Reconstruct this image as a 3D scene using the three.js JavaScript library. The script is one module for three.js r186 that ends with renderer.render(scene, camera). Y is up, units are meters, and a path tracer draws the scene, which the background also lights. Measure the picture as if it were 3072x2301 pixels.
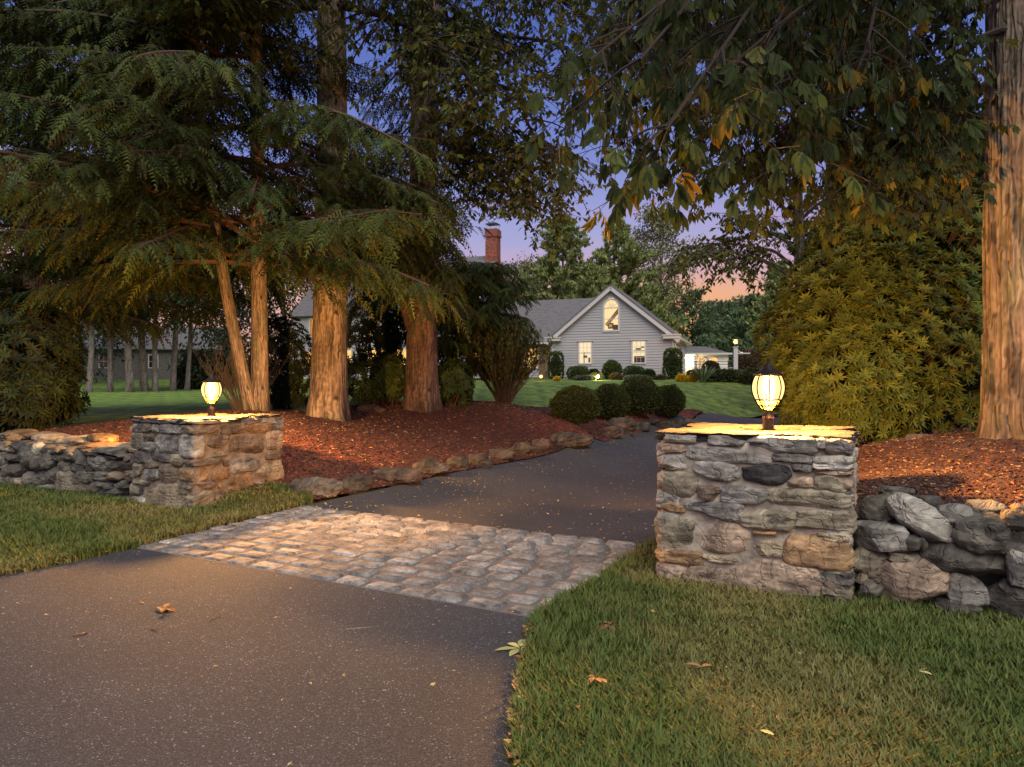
import * as THREE from 'three';
import { mergeGeometries, mergeVertices, toCreasedNormals } from 'three/addons/utils/BufferGeometryUtils.js';

// ---------------------------------------------------------------- camera, sky, sun, exposure
const scene = new THREE.Scene();
const EYE = 1.6, FOCAL = 694, CX = 512, CY = 383.5;
const camera = new THREE.PerspectiveCamera(2 * Math.atan(383.5 / FOCAL) * 180 / Math.PI, 1024 / 767, 0.1, 900);
camera.position.set(0, EYE, 0);
camera.lookAt(0, EYE, -10);
const renderer = new THREE.WebGLRenderer({ antialias: true });
renderer.setSize(1024, 767);
renderer.toneMapping = THREE.LinearToneMapping;
const EXPO = 3.2;
renderer.toneMappingExposure = EXPO;
renderer.shadowMap.enabled = true;
const s2l = (v) => { v /= 255; return v <= 0.04045 ? v / 12.92 : Math.pow((v + 0.055) / 1.055, 2.4); };
const rgb = (r, g, b) => [s2l(r), s2l(g), s2l(b)];
const hash = (x, y, z) => { let h = Math.imul(x | 0, 374761393) ^ Math.imul(y | 0, 668265263) ^ Math.imul(z | 0, 2147483647 - 1013); h = Math.imul(h ^ (h >>> 13), 1274126177); h ^= h >>> 16; return (h >>> 0) / 4294967296; };
const sm = (t) => t * t * (3 - 2 * t);
function n3(x, y, z) {
  const X = Math.floor(x), Y = Math.floor(y), Z = Math.floor(z), a = sm(x - X), b = sm(y - Y), c = sm(z - Z);
  const l = (p, q, t) => p + (q - p) * t;
  return l(l(l(hash(X, Y, Z), hash(X + 1, Y, Z), a), l(hash(X, Y + 1, Z), hash(X + 1, Y + 1, Z), a), b),
    l(l(hash(X, Y, Z + 1), hash(X + 1, Y, Z + 1), a), l(hash(X, Y + 1, Z + 1), hash(X + 1, Y + 1, Z + 1), a), b), c) * 2 - 1;
}
const fbm = (x, y, z, o = 4) => { let s = 0, a = 0.5; for (let i = 0; i < o; i++) { s += a * n3(x, y, z); x *= 2.03; y *= 2.03; z *= 2.03; a *= 0.5; } return s; };
const mod = (a, n) => ((a % n) + n) % n;
function n2p(x, y, per, s) { // periodic value noise 0..1
  const X = Math.floor(x), Y = Math.floor(y), a = sm(x - X), b = sm(y - Y), h = (i, j) => hash(mod(i, per), mod(j, per), s);
  return (h(X, Y) * (1 - a) + h(X + 1, Y) * a) * (1 - b) + (h(X, Y + 1) * (1 - a) + h(X + 1, Y + 1) * a) * b;
}
function fbp(u, v, per, s, o = 4) { let r = 0, a = 0.5; for (let i = 0; i < o; i++) { r += a * n2p(u * per, v * per, per, s + i); per *= 2; a *= 0.5; } return r; }
function n2q(x, y, px, py, s) { const X = Math.floor(x), Y = Math.floor(y), a = sm(x - X), b = sm(y - Y), h = (i, j) => hash(mod(i, px), mod(j, py), s); return (h(X, Y) * (1 - a) + h(X + 1, Y) * a) * (1 - b) + (h(X, Y + 1) * (1 - a) + h(X + 1, Y + 1) * a) * b; }
const rng = (s) => () => { s = (s + 0x6d2b79f5) | 0; let t = Math.imul(s ^ (s >>> 15), 1 | s); t = (t + Math.imul(t ^ (t >>> 7), 61 | t)) ^ t; return ((t ^ (t >>> 14)) >>> 0) / 4294967296; };
const clamp = THREE.MathUtils.clamp, ss = (x, a, b) => { const t = clamp((x - a) / (b - a), 0, 1); return t * t * (3 - 2 * t); };
const lerp = (a, b, t) => a + (b - a) * t;

{ // dusk sky: blue overhead, lilac and pink lower down, an orange glow low over the trees ahead to the right
  const w = 1024, h = 512, d = new Float32Array(w * h * 4);
  const stops = [[-90, rgb(110, 100, 120)], [0, rgb(232, 176, 150)], [5, rgb(226, 176, 160)], [7.6, rgb(222, 176, 176)], [9.4, rgb(198, 172, 200)], [11.2, rgb(170, 170, 214)], [14.5, rgb(148, 156, 214)], [19.4, rgb(118, 135, 206)], [27, rgb(88, 110, 186)], [40, rgb(70, 92, 164)], [90, rgb(58, 76, 142)]];
  const warm = rgb(250, 180, 104);
  for (let j = 0; j < h; j++) {
    const el = ((j + 0.5) / h - 0.5) * 180;
    for (let i = 0; i < w; i++) {
      const a = ((i + 0.5) / w - 0.5) * 2 * Math.PI, az = Math.atan2(Math.cos(a), -Math.sin(a)) * 180 / Math.PI; // 0 ahead, positive to the right
      const X = Math.cos(a) * 3, Z = Math.sin(a) * 3;
      const e = el + (el > 0 && el < 40 ? 0.8 * fbm(X * 1.4, el * 0.34, Z * 1.4, 4) * 2 : 0);
      let k = 0; while (k < stops.length - 2 && stops[k + 1][0] < e) k++;
      const t = clamp((e - stops[k][0]) / (stops[k + 1][0] - stops[k][0]), 0, 1);
      const c = [0, 1, 2].map((q) => lerp(stops[k][1][q], stops[k + 1][1][q], t));
      const da = (az - 19) / 26, g = Math.exp(-da * da) * (1 - ss(e, 5, 10.2)) * 0.9;
      const streak = el > 4 ? ss(fbm(X * 0.9 + 7, el * 0.9 + X * 0.4, Z * 0.9, 4), 0.02, 0.35) * (1 - ss(el, 11, 20)) * 0.42 : 0, pk = rgb(232, 160, 190);
      for (let q = 0; q < 3; q++) { let v = lerp(lerp(c[q], pk[q], streak), warm[q], g); d[(j * w + i) * 4 + q] = v / EXPO; }
      d[(j * w + i) * 4 + 3] = 1;
    }
  }
  const t = new THREE.DataTexture(d, w, h, THREE.RGBAFormat, THREE.FloatType);
  t.mapping = THREE.EquirectangularReflectionMapping; t.magFilter = THREE.LinearFilter; t.minFilter = THREE.LinearFilter; t.needsUpdate = true;
  scene.background = t; scene.environment = t;
}
const SUN = 1.0;
const sun = new THREE.DirectionalLight(new THREE.Color(1, 0.93, 0.8), SUN);
sun.position.set(3, 30, 12); sun.target.position.set(0, 0, -12);
sun.castShadow = true; sun.shadow.radius = 100; sun.shadow.mapSize.set(2048, 2048);
Object.assign(sun.shadow.camera, { left: -60, right: 60, top: 60, bottom: -60, near: 1, far: 160 });
scene.add(sun, sun.target);
const LAMP_COL = new THREE.Color(1, 0.44, 0.11), LAMP_I = 40;

// ---------------------------------------------------------------- helpers
const add = (a, b) => [a[0] + b[0], a[1] + b[1], a[2] + b[2]], sub = (a, b) => [a[0] - b[0], a[1] - b[1], a[2] - b[2]], mul = (a, s) => [a[0] * s, a[1] * s, a[2] * s];
const mad = (a, b, s) => [a[0] + b[0] * s, a[1] + b[1] * s, a[2] + b[2] * s];
const cross = (a, b) => [a[1] * b[2] - a[2] * b[1], a[2] * b[0] - a[0] * b[2], a[0] * b[1] - a[1] * b[0]];
const nrm = (a) => { const l = Math.hypot(a[0], a[1], a[2]) || 1; return [a[0] / l, a[1] / l, a[2] / l]; };
const mix3 = (a, b, t) => [lerp(a[0], b[0], t), lerp(a[1], b[1], t), lerp(a[2], b[2], t)];
const at = (px, py, D) => [(px - CX) / FOCAL * D, EYE - (py - CY) / FOCAL * D, -D];
const proj = (p) => [CX + p[0] / -p[2] * FOCAL, CY - (p[1] - EYE) / -p[2] * FOCAL];
const inView = (p, m = 120) => { if (p[2] > -0.5) return false; const q = proj(p); return q[0] > -m && q[0] < 1024 + m && q[1] > -m && q[1] < 767 + m; };
// the drive runs away to the right: t across it, w along it
const YAW = -28 * Math.PI / 180, CT = Math.cos(YAW), ST = -Math.sin(YAW), OX = 1.18, OD = 5.65;
const P = (t, w) => [OX + CT * t + ST * w, OD - ST * t + CT * w];
const pw = (t, w, y = 0) => { const [x, D] = P(t, w); return [x, y, -D]; };
const tw = (x, D) => [(x - OX) * CT - (D - OD) * ST, (x - OX) * ST + (D - OD) * CT];
const used = {};
function named(n) { if (!(n in used)) { used[n] = 0; return n; } used[n]++; return n + '_' + String(used[n]).padStart(3, '0'); }
function tag(o, label, category, group) { o.userData.label = label; o.userData.category = category; if (group) o.userData.group = group; return o; }
function thing(name, label, category, pos = [0, 0, 0], turn = 0, group) { const g = new THREE.Group(); g.name = named(name); g.position.set(...pos); g.rotation.y = turn; tag(g, label, category, group); scene.add(g); return g; }
function part(name, geo, m, parent) { const o = new THREE.Mesh(Array.isArray(geo) ? (geo.length > 1 ? mergeGeometries(geo) : geo[0]) : geo, m); o.name = parent === scene ? named(name) : name; o.castShadow = o.receiveShadow = true; parent.add(o); return o; }
function struct(name, geo, m) { const o = part(name, geo, m, scene); o.userData.kind = 'structure'; return o; }
const bx = (w, h, d, x = 0, y = 0, z = 0) => new THREE.BoxGeometry(w, h, d).translate(x, y, z);
const cyl = (r0, r1, h, x = 0, y = 0, z = 0, n = 16) => new THREE.CylinderGeometry(r1, r0, h, n).translate(x, y, z);
const mat = (c, roughness = 0.8, o = {}) => new THREE.MeshStandardMaterial({ color: new THREE.Color().setRGB(...c), roughness, ...o });
const glow = (c, k) => new THREE.MeshStandardMaterial({ color: 0x222018, emissive: new THREE.Color().setRGB(...c), emissiveIntensity: k / EXPO, roughness: 0.6 });
function canvasTex(w, h, draw, srgb = true) {
  const c = document.createElement('canvas'); c.width = w; c.height = h; draw(c.getContext('2d'), w, h);
  const t = new THREE.CanvasTexture(c); t.wrapS = t.wrapT = THREE.RepeatWrapping; if (srgb) t.colorSpace = THREE.SRGBColorSpace; return t;
}
function dataTex(n, f, srgb = false) { // f(u, v) -> value or [r, g, b], 0..1
  const d = new Uint8Array(n * n * 4);
  for (let j = 0; j < n; j++) for (let i = 0; i < n; i++) { let v = f((i + 0.5) / n, (j + 0.5) / n); if (!Array.isArray(v)) v = [v, v, v]; for (let q = 0; q < 3; q++) d[(j * n + i) * 4 + q] = clamp(v[q], 0, 1) * 255; d[(j * n + i) * 4 + 3] = 255; }
  const t = new THREE.DataTexture(d, n, n); t.wrapS = t.wrapT = THREE.RepeatWrapping; t.magFilter = THREE.LinearFilter; t.minFilter = THREE.LinearFilter; if (srgb) t.colorSpace = THREE.SRGBColorSpace; t.needsUpdate = true; return t;
}
class Mass { // many small faces gathered into one mesh
  constructor(n = 4096) { this.p = new Float32Array(n * 9); this.c = new Float32Array(n * 9); this.n = 0; }
  tri(a, b, c, k) {
    if ((this.n + 1) * 9 > this.p.length) for (const q of ['p', 'c']) { const g = new Float32Array(this[q].length * 2); g.set(this[q]); this[q] = g; }
    const o = this.n * 9, p = this.p, q = this.c;
    p[o] = a[0]; p[o + 1] = a[1]; p[o + 2] = a[2]; p[o + 3] = b[0]; p[o + 4] = b[1]; p[o + 5] = b[2]; p[o + 6] = c[0]; p[o + 7] = c[1]; p[o + 8] = c[2];
    for (let i = 0; i < 9; i += 3) { q[o + i] = k[0]; q[o + i + 1] = k[1]; q[o + i + 2] = k[2]; }
    this.n++;
  }
  leaf(b, d, u, L, W, k, fold = 0.25) { const s = nrm(cross(d, u)), tip = mad(b, d, L), m = mad(mad(b, d, L * 0.45), u, fold * W); this.tri(b, mad(m, s, W / 2), tip, k); this.tri(b, tip, mad(m, s, -W / 2), k); }
  bigLeaf(b, d, u, L, W, k, droop = 0.2) {
    const s = nrm(cross(d, u)), n = nrm(cross(s, d)), st = [[0, 0.03], [0.22, 0.62], [0.5, 1], [0.75, 0.78], [0.9, 0.4], [1, 0]], r = [];
    for (const [a, w] of st) { const c = mad(mad(b, d, L * a), n, -droop * L * a * a); r.push([c, mad(mad(c, s, W * w / 2), n, W * 0.12 * w), mad(mad(c, s, -W * w / 2), n, W * 0.12 * w)]); }
    const k2 = mul(k, 1.07);
    for (let i = 0; i < 5; i++) { const [c0, l0, r0] = r[i], [c1, l1, r1] = r[i + 1]; this.tri(c0, l0, l1, k); this.tri(c0, l1, c1, k); this.tri(c0, c1, r1, k2); this.tri(c0, r1, r0, k2); }
  }
  tube(pts, rs, sides, k) {
    let prev = null;
    for (let i = 0; i < pts.length; i++) {
      const d = nrm(sub(pts[Math.min(i + 1, pts.length - 1)], pts[Math.max(i - 1, 0)])), a = nrm(cross(d, Math.abs(d[1]) > 0.9 ? [1, 0, 0] : [0, 1, 0])), b = cross(d, a), ring = [];
      for (let j = 0; j < sides; j++) { const g = j / sides * 2 * Math.PI; ring.push(mad(mad(pts[i], a, Math.cos(g) * rs[i]), b, Math.sin(g) * rs[i])); }
      if (prev) for (let j = 0; j < sides; j++) { const e = (j + 1) % sides; this.tri(prev[j], prev[e], ring[e], k); this.tri(prev[j], ring[e], ring[j], k); }
      prev = ring;
    }
  }
  spray(b, d, u, L, k, n = 6) { // a flat, feathery conifer spray
    const s = nrm(cross(d, u)), dr = [0, -1, 0];
    for (let i = 0; i <= n; i++) {
      const a = 0.06 + 0.9 * i / n, c = mad(mad(b, d, L * a), dr, 0.22 * L * a * a), l = L * (0.42 - 0.3 * a), w = 0.015 + 0.026 * L;
      for (const g of [1, -1]) { const e = nrm(add(add(mul(d, 0.62), mul(s, g * 0.8)), [0, -0.3, 0])); this.tri(mad(c, d, -w), mad(c, d, w), mad(c, e, l), k); }
    }
    const c = mad(mad(b, d, L * 0.75), dr, 0.14 * L); this.tri(mad(c, s, 0.018), mad(c, s, -0.018), mad(mad(b, d, L * 1.08), dr, 0.26 * L), k);
  }
  geo() { const g = new THREE.BufferGeometry(); g.setAttribute('position', new THREE.BufferAttribute(this.p.slice(0, this.n * 9), 3)); g.setAttribute('color', new THREE.BufferAttribute(this.c.slice(0, this.n * 9), 3)); return g; }
  mesh(name, m, parent) { TRI[name] = (TRI[name] || 0) + this.n; return this.n ? part(name, this.geo(), m, parent) : null; }
}
const TRI = {};
const LEAF = new THREE.MeshPhysicalMaterial({ vertexColors: true, roughness: 0.65, specularIntensity: 0.35, side: THREE.DoubleSide });
const NEEDLE = new THREE.MeshPhysicalMaterial({ vertexColors: true, roughness: 0.85, specularIntensity: 0.25, side: THREE.DoubleSide });
const LEAF_T = new THREE.MeshPhysicalMaterial({ vertexColors: true, roughness: 0.9, specularIntensity: 0.35, transmission: 0.35, thickness: 0, side: THREE.DoubleSide });
const WOOD = new THREE.MeshStandardMaterial({ vertexColors: true, roughness: 0.9 });
const vary = (c, r, v = 0.3) => { const k = 1 + (r() - 0.5) * 2 * v, h = (r() - 0.5) * v * 0.5; return [c[0] * k * (1 + h), c[1] * k, c[2] * k * (1 - h)]; };

// ---------------------------------------------------------------- lie of the land
const ctl = [];
const cp = (px, py, D) => { const p = at(px, py, D); ctl.push([p[0], D, p[1]]); };
const ch = (t, w, y) => { const [x, D] = P(t, w); ctl.push([x, D, y]); };
cp(296, 444, 11.2); cp(327, 421, 15); cp(421, 409, 18); cp(262, 412, 14); cp(505, 404, 20); cp(575, 419, 18.5); cp(611, 416, 20.5); cp(640, 412, 22.5); cp(669, 411, 24.5); cp(705, 418, 27);
cp(560, 403, 23); cp(640, 403, 27); cp(470, 404, 22); cp(560, 381, 43); cp(690, 381, 42); cp(690, 401, 31); cp(725, 413, 31); cp(630, 378.5, 47); cp(555, 378, 51); cp(50, 430, 13); cp(130, 421, 14.5); cp(60, 402, 32); cp(150, 391, 55); cp(100, 396, 43); cp(210, 389, 60); cp(300, 396, 38);
cp(905, 442, 10.5); cp(1000, 441, 8.6); cp(868, 448, 9);
for (const w of [1.4, 3, 6, 9, 12, 15, 18, 21]) { ch(-4.75, w, 0); ch(-0.4, w, 0); ch(-5.3, w, 0.07); ch(0.3, w + 1, 0.1); }
ch(-2.6, 24, 0.02); ch(-0.5, 26, 0.15); ch(-6.2, 6, 0.38); ch(-6.6, 10, 0.55); ch(-6.4, 13, 0.42);
ch(2, 0.9, 0.58); ch(4, 0.8, 0.6); ch(7, 0.8, 0.7); ch(1.0, 1.8, 0.5); ch(2, 3, 0.72); ch(-8, 0.9, 0.55); ch(-10, 0.8, 0.62); ch(-13, 0.8, 0.62); ch(-18, 1, 0.6);
for (const [x, D, y] of [[20, 20, 1], [30, 40, 1.4], [40, 70, 2.2], [20, 60, 2.2], [0, 70, 2.2], [-30, 70, 1.6], [-40, 40, 1.2], [-30, 20, 1], [12, 34, 0.9], [15, 30, 0.5], [25, 10, 1], [-60, 80, 1.8], [60, 80, 2.2]]) ctl.push([x, D, y]);
const tpsW = (() => {
  const n = ctl.length, m = n + 3, A = [], U = (r2) => r2 > 0 ? 0.5 * r2 * Math.log(r2) : 0;
  for (let i = 0; i < m; i++) A.push(new Float64Array(m + 1));
  for (let i = 0; i < n; i++) { for (let j = 0; j < n; j++) A[i][j] = U((ctl[i][0] - ctl[j][0]) ** 2 + (ctl[i][1] - ctl[j][1]) ** 2); A[i][i] += 0.25; A[i][n] = A[n][i] = 1; A[i][n + 1] = A[n + 1][i] = ctl[i][0]; A[i][n + 2] = A[n + 2][i] = ctl[i][1]; A[i][m] = ctl[i][2]; }
  for (let i = 0; i < m; i++) { let b = i; for (let r = i + 1; r < m; r++) if (Math.abs(A[r][i]) > Math.abs(A[b][i])) b = r;[A[i], A[b]] = [A[b], A[i]]; for (let r = 0; r < m; r++) if (r !== i) { const f = A[r][i] / A[i][i]; if (f) for (let c = i; c <= m; c++) A[r][c] -= f * A[i][c]; } }
  return A.map((r, i) => r[m] / r[i]);
})();
function H(x, D) {
  const [t, w] = tw(x, D);
  const k = ss(w, 0.28, 0.75) * ss(Math.abs(t + 2.6), 0, 0.01);
  let y = 0;
  if (k > 0) {
    const n = ctl.length; y = tpsW[n] + tpsW[n + 1] * x + tpsW[n + 2] * D;
    for (let i = 0; i < n; i++) { const r2 = (x - ctl[i][0]) ** 2 + (D - ctl[i][1]) ** 2; if (r2 > 0) y += tpsW[i] * 0.5 * r2 * Math.log(r2); }
    y = lerp(y, 2.2, Math.max(ss(D, 62, 95), ss(Math.abs(x), 45, 80)));
    if (w < 20) y = lerp(y, Math.min(y, 0.0), (1 - ss(Math.abs(t + 2.65), 2.05, 2.5)) * (1 - ss(w, 17, 20)));
    y *= k;
  }
  return y + (w < 0.3 ? 0.02 * n3(x * 0.9, 0, D * 0.9) * ss(Math.abs(t + 2.6), 2.6, 3.4) : 0);
}
const onGround = (px, D, lift = 0) => { const x = (px - CX) / FOCAL * D; return [x, H(x, D) + lift, -D]; };
const gnd = (x, D, lift = 0) => [x, H(x, D) + lift, -D];
// a sheet of ground over a polygon of [x, D], cut exactly to its outline
function sheet(poly, step, lift, tile, tint) {
  const xs = poly.map((p) => p[0]), ds = poly.map((p) => p[1]), pos = [], uv = [], col = [], idx = [], seen = new Map();
  const vert = (x, D) => { const k = Math.round(x * 2000) + ',' + Math.round(D * 2000); if (!seen.has(k)) { seen.set(k, pos.length / 3); pos.push(x, H(x, D) + (typeof lift === 'function' ? lift(x, D) : lift), -D); uv.push(x / tile, D / tile); col.push(...(tint ? tint(x, D) : [1, 1, 1])); } return seen.get(k); };
  const clip = (pg, ax, v, keepLess) => { const o = []; for (let i = 0; i < pg.length; i++) { const a = pg[i], b = pg[(i + 1) % pg.length], ia = keepLess ? a[ax] <= v : a[ax] >= v, ib = keepLess ? b[ax] <= v : b[ax] >= v; if (ia) o.push(a); if (ia !== ib) { const f = (v - a[ax]) / (b[ax] - a[ax]); o.push([lerp(a[0], b[0], f), lerp(a[1], b[1], f)]); } } return o; };
  const x0 = Math.floor(Math.min(...xs) / step) * step, x1 = Math.max(...xs), d0 = Math.floor(Math.min(...ds) / step) * step, d1 = Math.max(...ds);
  for (let x = x0; x < x1; x += step) {
    const strip = clip(clip(poly, 0, x, false), 0, x + step, true); if (strip.length < 3) continue;
    for (let D = d0; D < d1; D += step) {
      const c = clip(clip(strip, 1, D, false), 1, D + step, true); if (c.length < 3) continue;
      const v = c.map((p) => vert(p[0], p[1]));
      for (const [a, b, e] of THREE.ShapeUtils.triangulateShape(c.map((p) => new THREE.Vector2(p[0], p[1])), [])) idx.push(v[a], v[b], v[e]);
    }
  }
  const g = new THREE.BufferGeometry(); g.setAttribute('position', new THREE.Float32BufferAttribute(pos, 3)); g.setAttribute('uv', new THREE.Float32BufferAttribute(uv, 2)); g.setAttribute('color', new THREE.Float32BufferAttribute(col, 3)); g.setIndex(idx); g.computeVertexNormals();
  const nn = g.attributes.normal; for (let i = 0; i < nn.count; i++) if (nn.getY(i) < 0) nn.setXYZ(i, -nn.getX(i), -nn.getY(i), -nn.getZ(i));
  return g;
}
function inside(poly, x, D) { let r = false; for (let i = 0, j = poly.length - 1; i < poly.length; j = i++) { const [a, b] = poly[i], [c, d] = poly[j]; if ((b > D) !== (d > D) && x < (c - a) * (D - b) / (d - b) + a) r = !r; } return r; }
function smooth(pts, n = 6) { const c = new THREE.CatmullRomCurve3(pts.map((p) => new THREE.Vector3(p[0], 0, p[1]))); return c.getPoints(pts.length * n).map((v) => [v.x, v.z]); }

// ---------------------------------------------------------------- ground materials
const asphaltTex = canvasTex(1024, 1024, (g, w, h) => {
  g.fillStyle = 'rgb(62,59,57)'; g.fillRect(0, 0, w, h); const r = rng(11);
  for (let i = 0; i < 60000; i++) { const x = r() * w, y = r() * h, a = 0.8 + r() * r() * 3.2, q = r(), v = q < 0.87 ? 38 + r() * 60 : 86 + r() * 90, e = 0.5 + r() * 0.5, th = r() * 3.14, wr = r() < 0.5 ? 6 : 0; g.fillStyle = `rgb(${v + wr},${v},${v - wr * 0.6})`; for (const ox of [0, x < 8 ? w : x > w - 8 ? -w : 0]) { g.beginPath(); g.ellipse(x + ox, y, a, a * e, th, 0, 6.3); g.fill(); if (!ox) continue; } }
});
const asphaltBump = canvasTex(1024, 1024, (g, w, h) => { g.fillStyle = 'rgb(90,90,90)'; g.fillRect(0, 0, w, h); const r = rng(12); for (let i = 0; i < 40000; i++) { const v = 40 + r() * 190; g.fillStyle = `rgb(${v},${v},${v})`; g.beginPath(); g.ellipse(r() * w, r() * h, 1 + r() * 2.6, 1 + r() * 2, r() * 3, 0, 6.3); g.fill(); } }, false);
const asphalt = new THREE.MeshStandardMaterial({ map: asphaltTex, bumpMap: asphaltBump, bumpScale: 0.006, roughness: 0.85, vertexColors: true });
const finerTex = asphaltTex.clone(); finerTex.repeat.set(1.6, 1.6); const finerBump = asphaltBump.clone(); finerBump.repeat.set(1.6, 1.6);
const asphaltFine = new THREE.MeshStandardMaterial({ map: finerTex, bumpMap: finerBump, bumpScale: 0.004, roughness: 0.8, vertexColors: true });
const roadTint = (k, c = [1, 1, 1]) => (x, D) => { const n = 1 + 0.3 * fbm(x * 0.6 + 3, 1, D * 0.6, 4) + 0.12 * n3(x * 3, 5, D * 3); return [k * n * c[0], k * n * c[1], k * n * c[2]]; };
const turfTex = dataTex(512, (u, v) => { const a = fbp(u, v, 8, 3, 6), b = n2p(u * 256, v * 128, 128, 9); const k = 0.5 + 0.75 * (a - 0.5) + 0.35 * (b - 0.5); return [0.62 * k + 0.12, 0.74 * k + 0.14, 0.5 * k + 0.06]; }, true);
const turfBump = dataTex(512, (u, v) => 0.5 * n2p(u * 256, v * 256, 256, 4) + 0.5 * n2p(u * 128, v * 128, 128, 5));
const turf = new THREE.MeshStandardMaterial({ map: turfTex, bumpMap: turfBump, bumpScale: 0.03, roughness: 0.95, vertexColors: true });
const mulchTex = dataTex(512, (u, v) => { const a = n2p(u * 128, v * 32, 32, 21), b = n2p(u * 24, v * 120, 24, 22), c = fbp(u, v, 16, 23, 4); const k = 0.25 + 0.5 * Math.max(a * 0.9, b * 0.8) * c * 2; return [k, k * 0.62, k * 0.5]; }, true);
const mulchBump = dataTex(512, (u, v) => Math.max(n2p(u * 128, v * 32, 32, 21), n2p(u * 24, v * 120, 24, 22)) * 0.7 + 0.3 * fbp(u, v, 32, 8, 3));
const mulch = new THREE.MeshStandardMaterial({ map: mulchTex, bumpMap: mulchBump, bumpScale: 0.03, roughness: 0.95, vertexColors: true });

// ---------------------------------------------------------------- ground, lawns, drive, beds
const LE = smooth([P(-4.98, 0.1), P(-4.86, -0.7), P(-4.75, -1.33), P(-4.8, -2.4), P(-5.15, -3.5), P(-6.2, -5), P(-8.5, -7), P(-14, -9)]);
const RE = smooth([P(-0.36, 0.9), P(-0.38, -0.4), P(-0.42, -1.36), P(-0.25, -1.8), P(-0.02, -2.36), P(0.28, -2.97), P(0.9, -3.9), P(2.2, -5.2), P(5, -7.5), P(12, -10)]);
{ // soil under everything, out to the horizon
  const xs = [], ds = []; for (let v = -400; v <= 400;) { xs.push(v); v += Math.abs(v) < 40 ? 1 : Math.abs(v) < 100 ? 5 : 30; } for (let v = -60; v <= 800;) { ds.push(v); v += v < -10 ? 10 : v < 60 ? 1 : v < 120 ? 5 : 40; }
  const pos = [], idx = [], uv = []; for (const D of ds) for (const x of xs) { const [t, w] = tw(x, D); pos.push(x, H(x, D) - (w > -0.5 && w < 1.5 && t < 12 && t > -20 ? 0.35 : 0.14), -D); uv.push(x / 3, D / 3); }
  for (let j = 0; j < ds.length - 1; j++) for (let i = 0; i < xs.length - 1; i++) { const a = j * xs.length + i, b = a + xs.length; idx.push(a, a + 1, b + 1, a, b + 1, b); }
  const g = new THREE.BufferGeometry(); g.setAttribute('position', new THREE.Float32BufferAttribute(pos, 3)); g.setAttribute('uv', new THREE.Float32BufferAttribute(uv, 2)); g.setIndex(idx); g.computeVertexNormals();
  struct('ground', g, mat([0.035, 0.04, 0.018], 1, { bumpMap: turfBump, bumpScale: 0.05 }));
}
const frontTint = (x, D) => { const d = ss(fbm(x * 0.7 + 9, 3, D * 0.7, 4), -0.12, 0.35), [t, w] = tw(x, D), b = Math.max(0, 1 - Math.abs(w + 0.15) / 0.5) * 0.5, q = clamp(d * 0.8 + b, 0, 1); return mix3([0.1, 0.15, 0.04], [0.26, 0.22, 0.1], q); };
const lawnLeftPoly = [...LE, P(-30, -8), P(-30, 0.42), P(-7.0, 0.42), P(-5.9, 1.2), P(-5.35, 1.7), P(-5.0, 1.25)];
const lawnRightPoly = [...RE, P(30, -10), P(30, 0.42), P(1.6, 0.42), P(-0.1, 0.42), P(-0.15, 1.3), P(-0.36, 1.5)];
struct('lawn_left_verge', sheet(lawnLeftPoly, 0.4, 0.004, 1.1, frontTint), turf);
struct('lawn_right_verge', sheet(lawnRightPoly, 0.4, 0.004, 1.1, frontTint), turf);
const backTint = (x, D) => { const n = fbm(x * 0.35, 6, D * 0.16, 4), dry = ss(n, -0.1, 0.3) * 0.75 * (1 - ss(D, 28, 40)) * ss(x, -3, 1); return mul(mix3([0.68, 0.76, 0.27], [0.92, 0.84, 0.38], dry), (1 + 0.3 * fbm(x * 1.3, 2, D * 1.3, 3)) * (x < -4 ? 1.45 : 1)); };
const bedLeft = [P(-5.95, 0.6), P(-5.5, 1.35), P(-5.02, 1.38), P(-4.95, 5), P(-4.97, 9), P(-4.93, 14), P(-4.95, 18), P(-4.9, 21.5), P(-4.85, 23.6), ...smooth([[7.2, 28.6], [6, 27.2], [4, 25.7], [2.4, 23.8], [1, 21.8], [-0.3, 21], [-1.5, 20.6], [-3, 19.7], [-4.4, 17.6], [-5.5, 15.8], [-7.9, 14.5], [-8.4, 13.2], [-8.8, 12.2], [-9.4, 11.6]], 4), P(-14, 0.75), P(-14, 0.5), P(-7, 0.5)];
const lawnBack = [P(-70, 0.55), P(-4.9, 0.55), P(-4.9, 23), P(-3, 27), P(2, 30), P(30, 36), [70, 90], [-90, 90]];
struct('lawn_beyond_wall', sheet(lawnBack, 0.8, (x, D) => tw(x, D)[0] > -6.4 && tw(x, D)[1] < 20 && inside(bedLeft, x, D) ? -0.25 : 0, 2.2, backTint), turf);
const bedRight = [P(-0.1, 0.95), P(-0.28, 1.6), P(-0.3, 8), P(-0.28, 15), P(2, 17), [14, 20], [22, 14], P(18, 0.5), P(0, 0.5)];
const bedTint = (x, D) => { const k = 1 + 0.8 * fbm(x * 0.8, 8, D * 0.8, 4); return [0.52 * k, 0.36 * k, 0.3 * k]; };
struct('mulch_bed_left', sheet(bedLeft, 0.3, 0.035, 0.7, bedTint), mulch);
struct('mulch_bed_right', sheet(bedRight, 0.3, 0.035, 0.7, bedTint), mulch);
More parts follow.
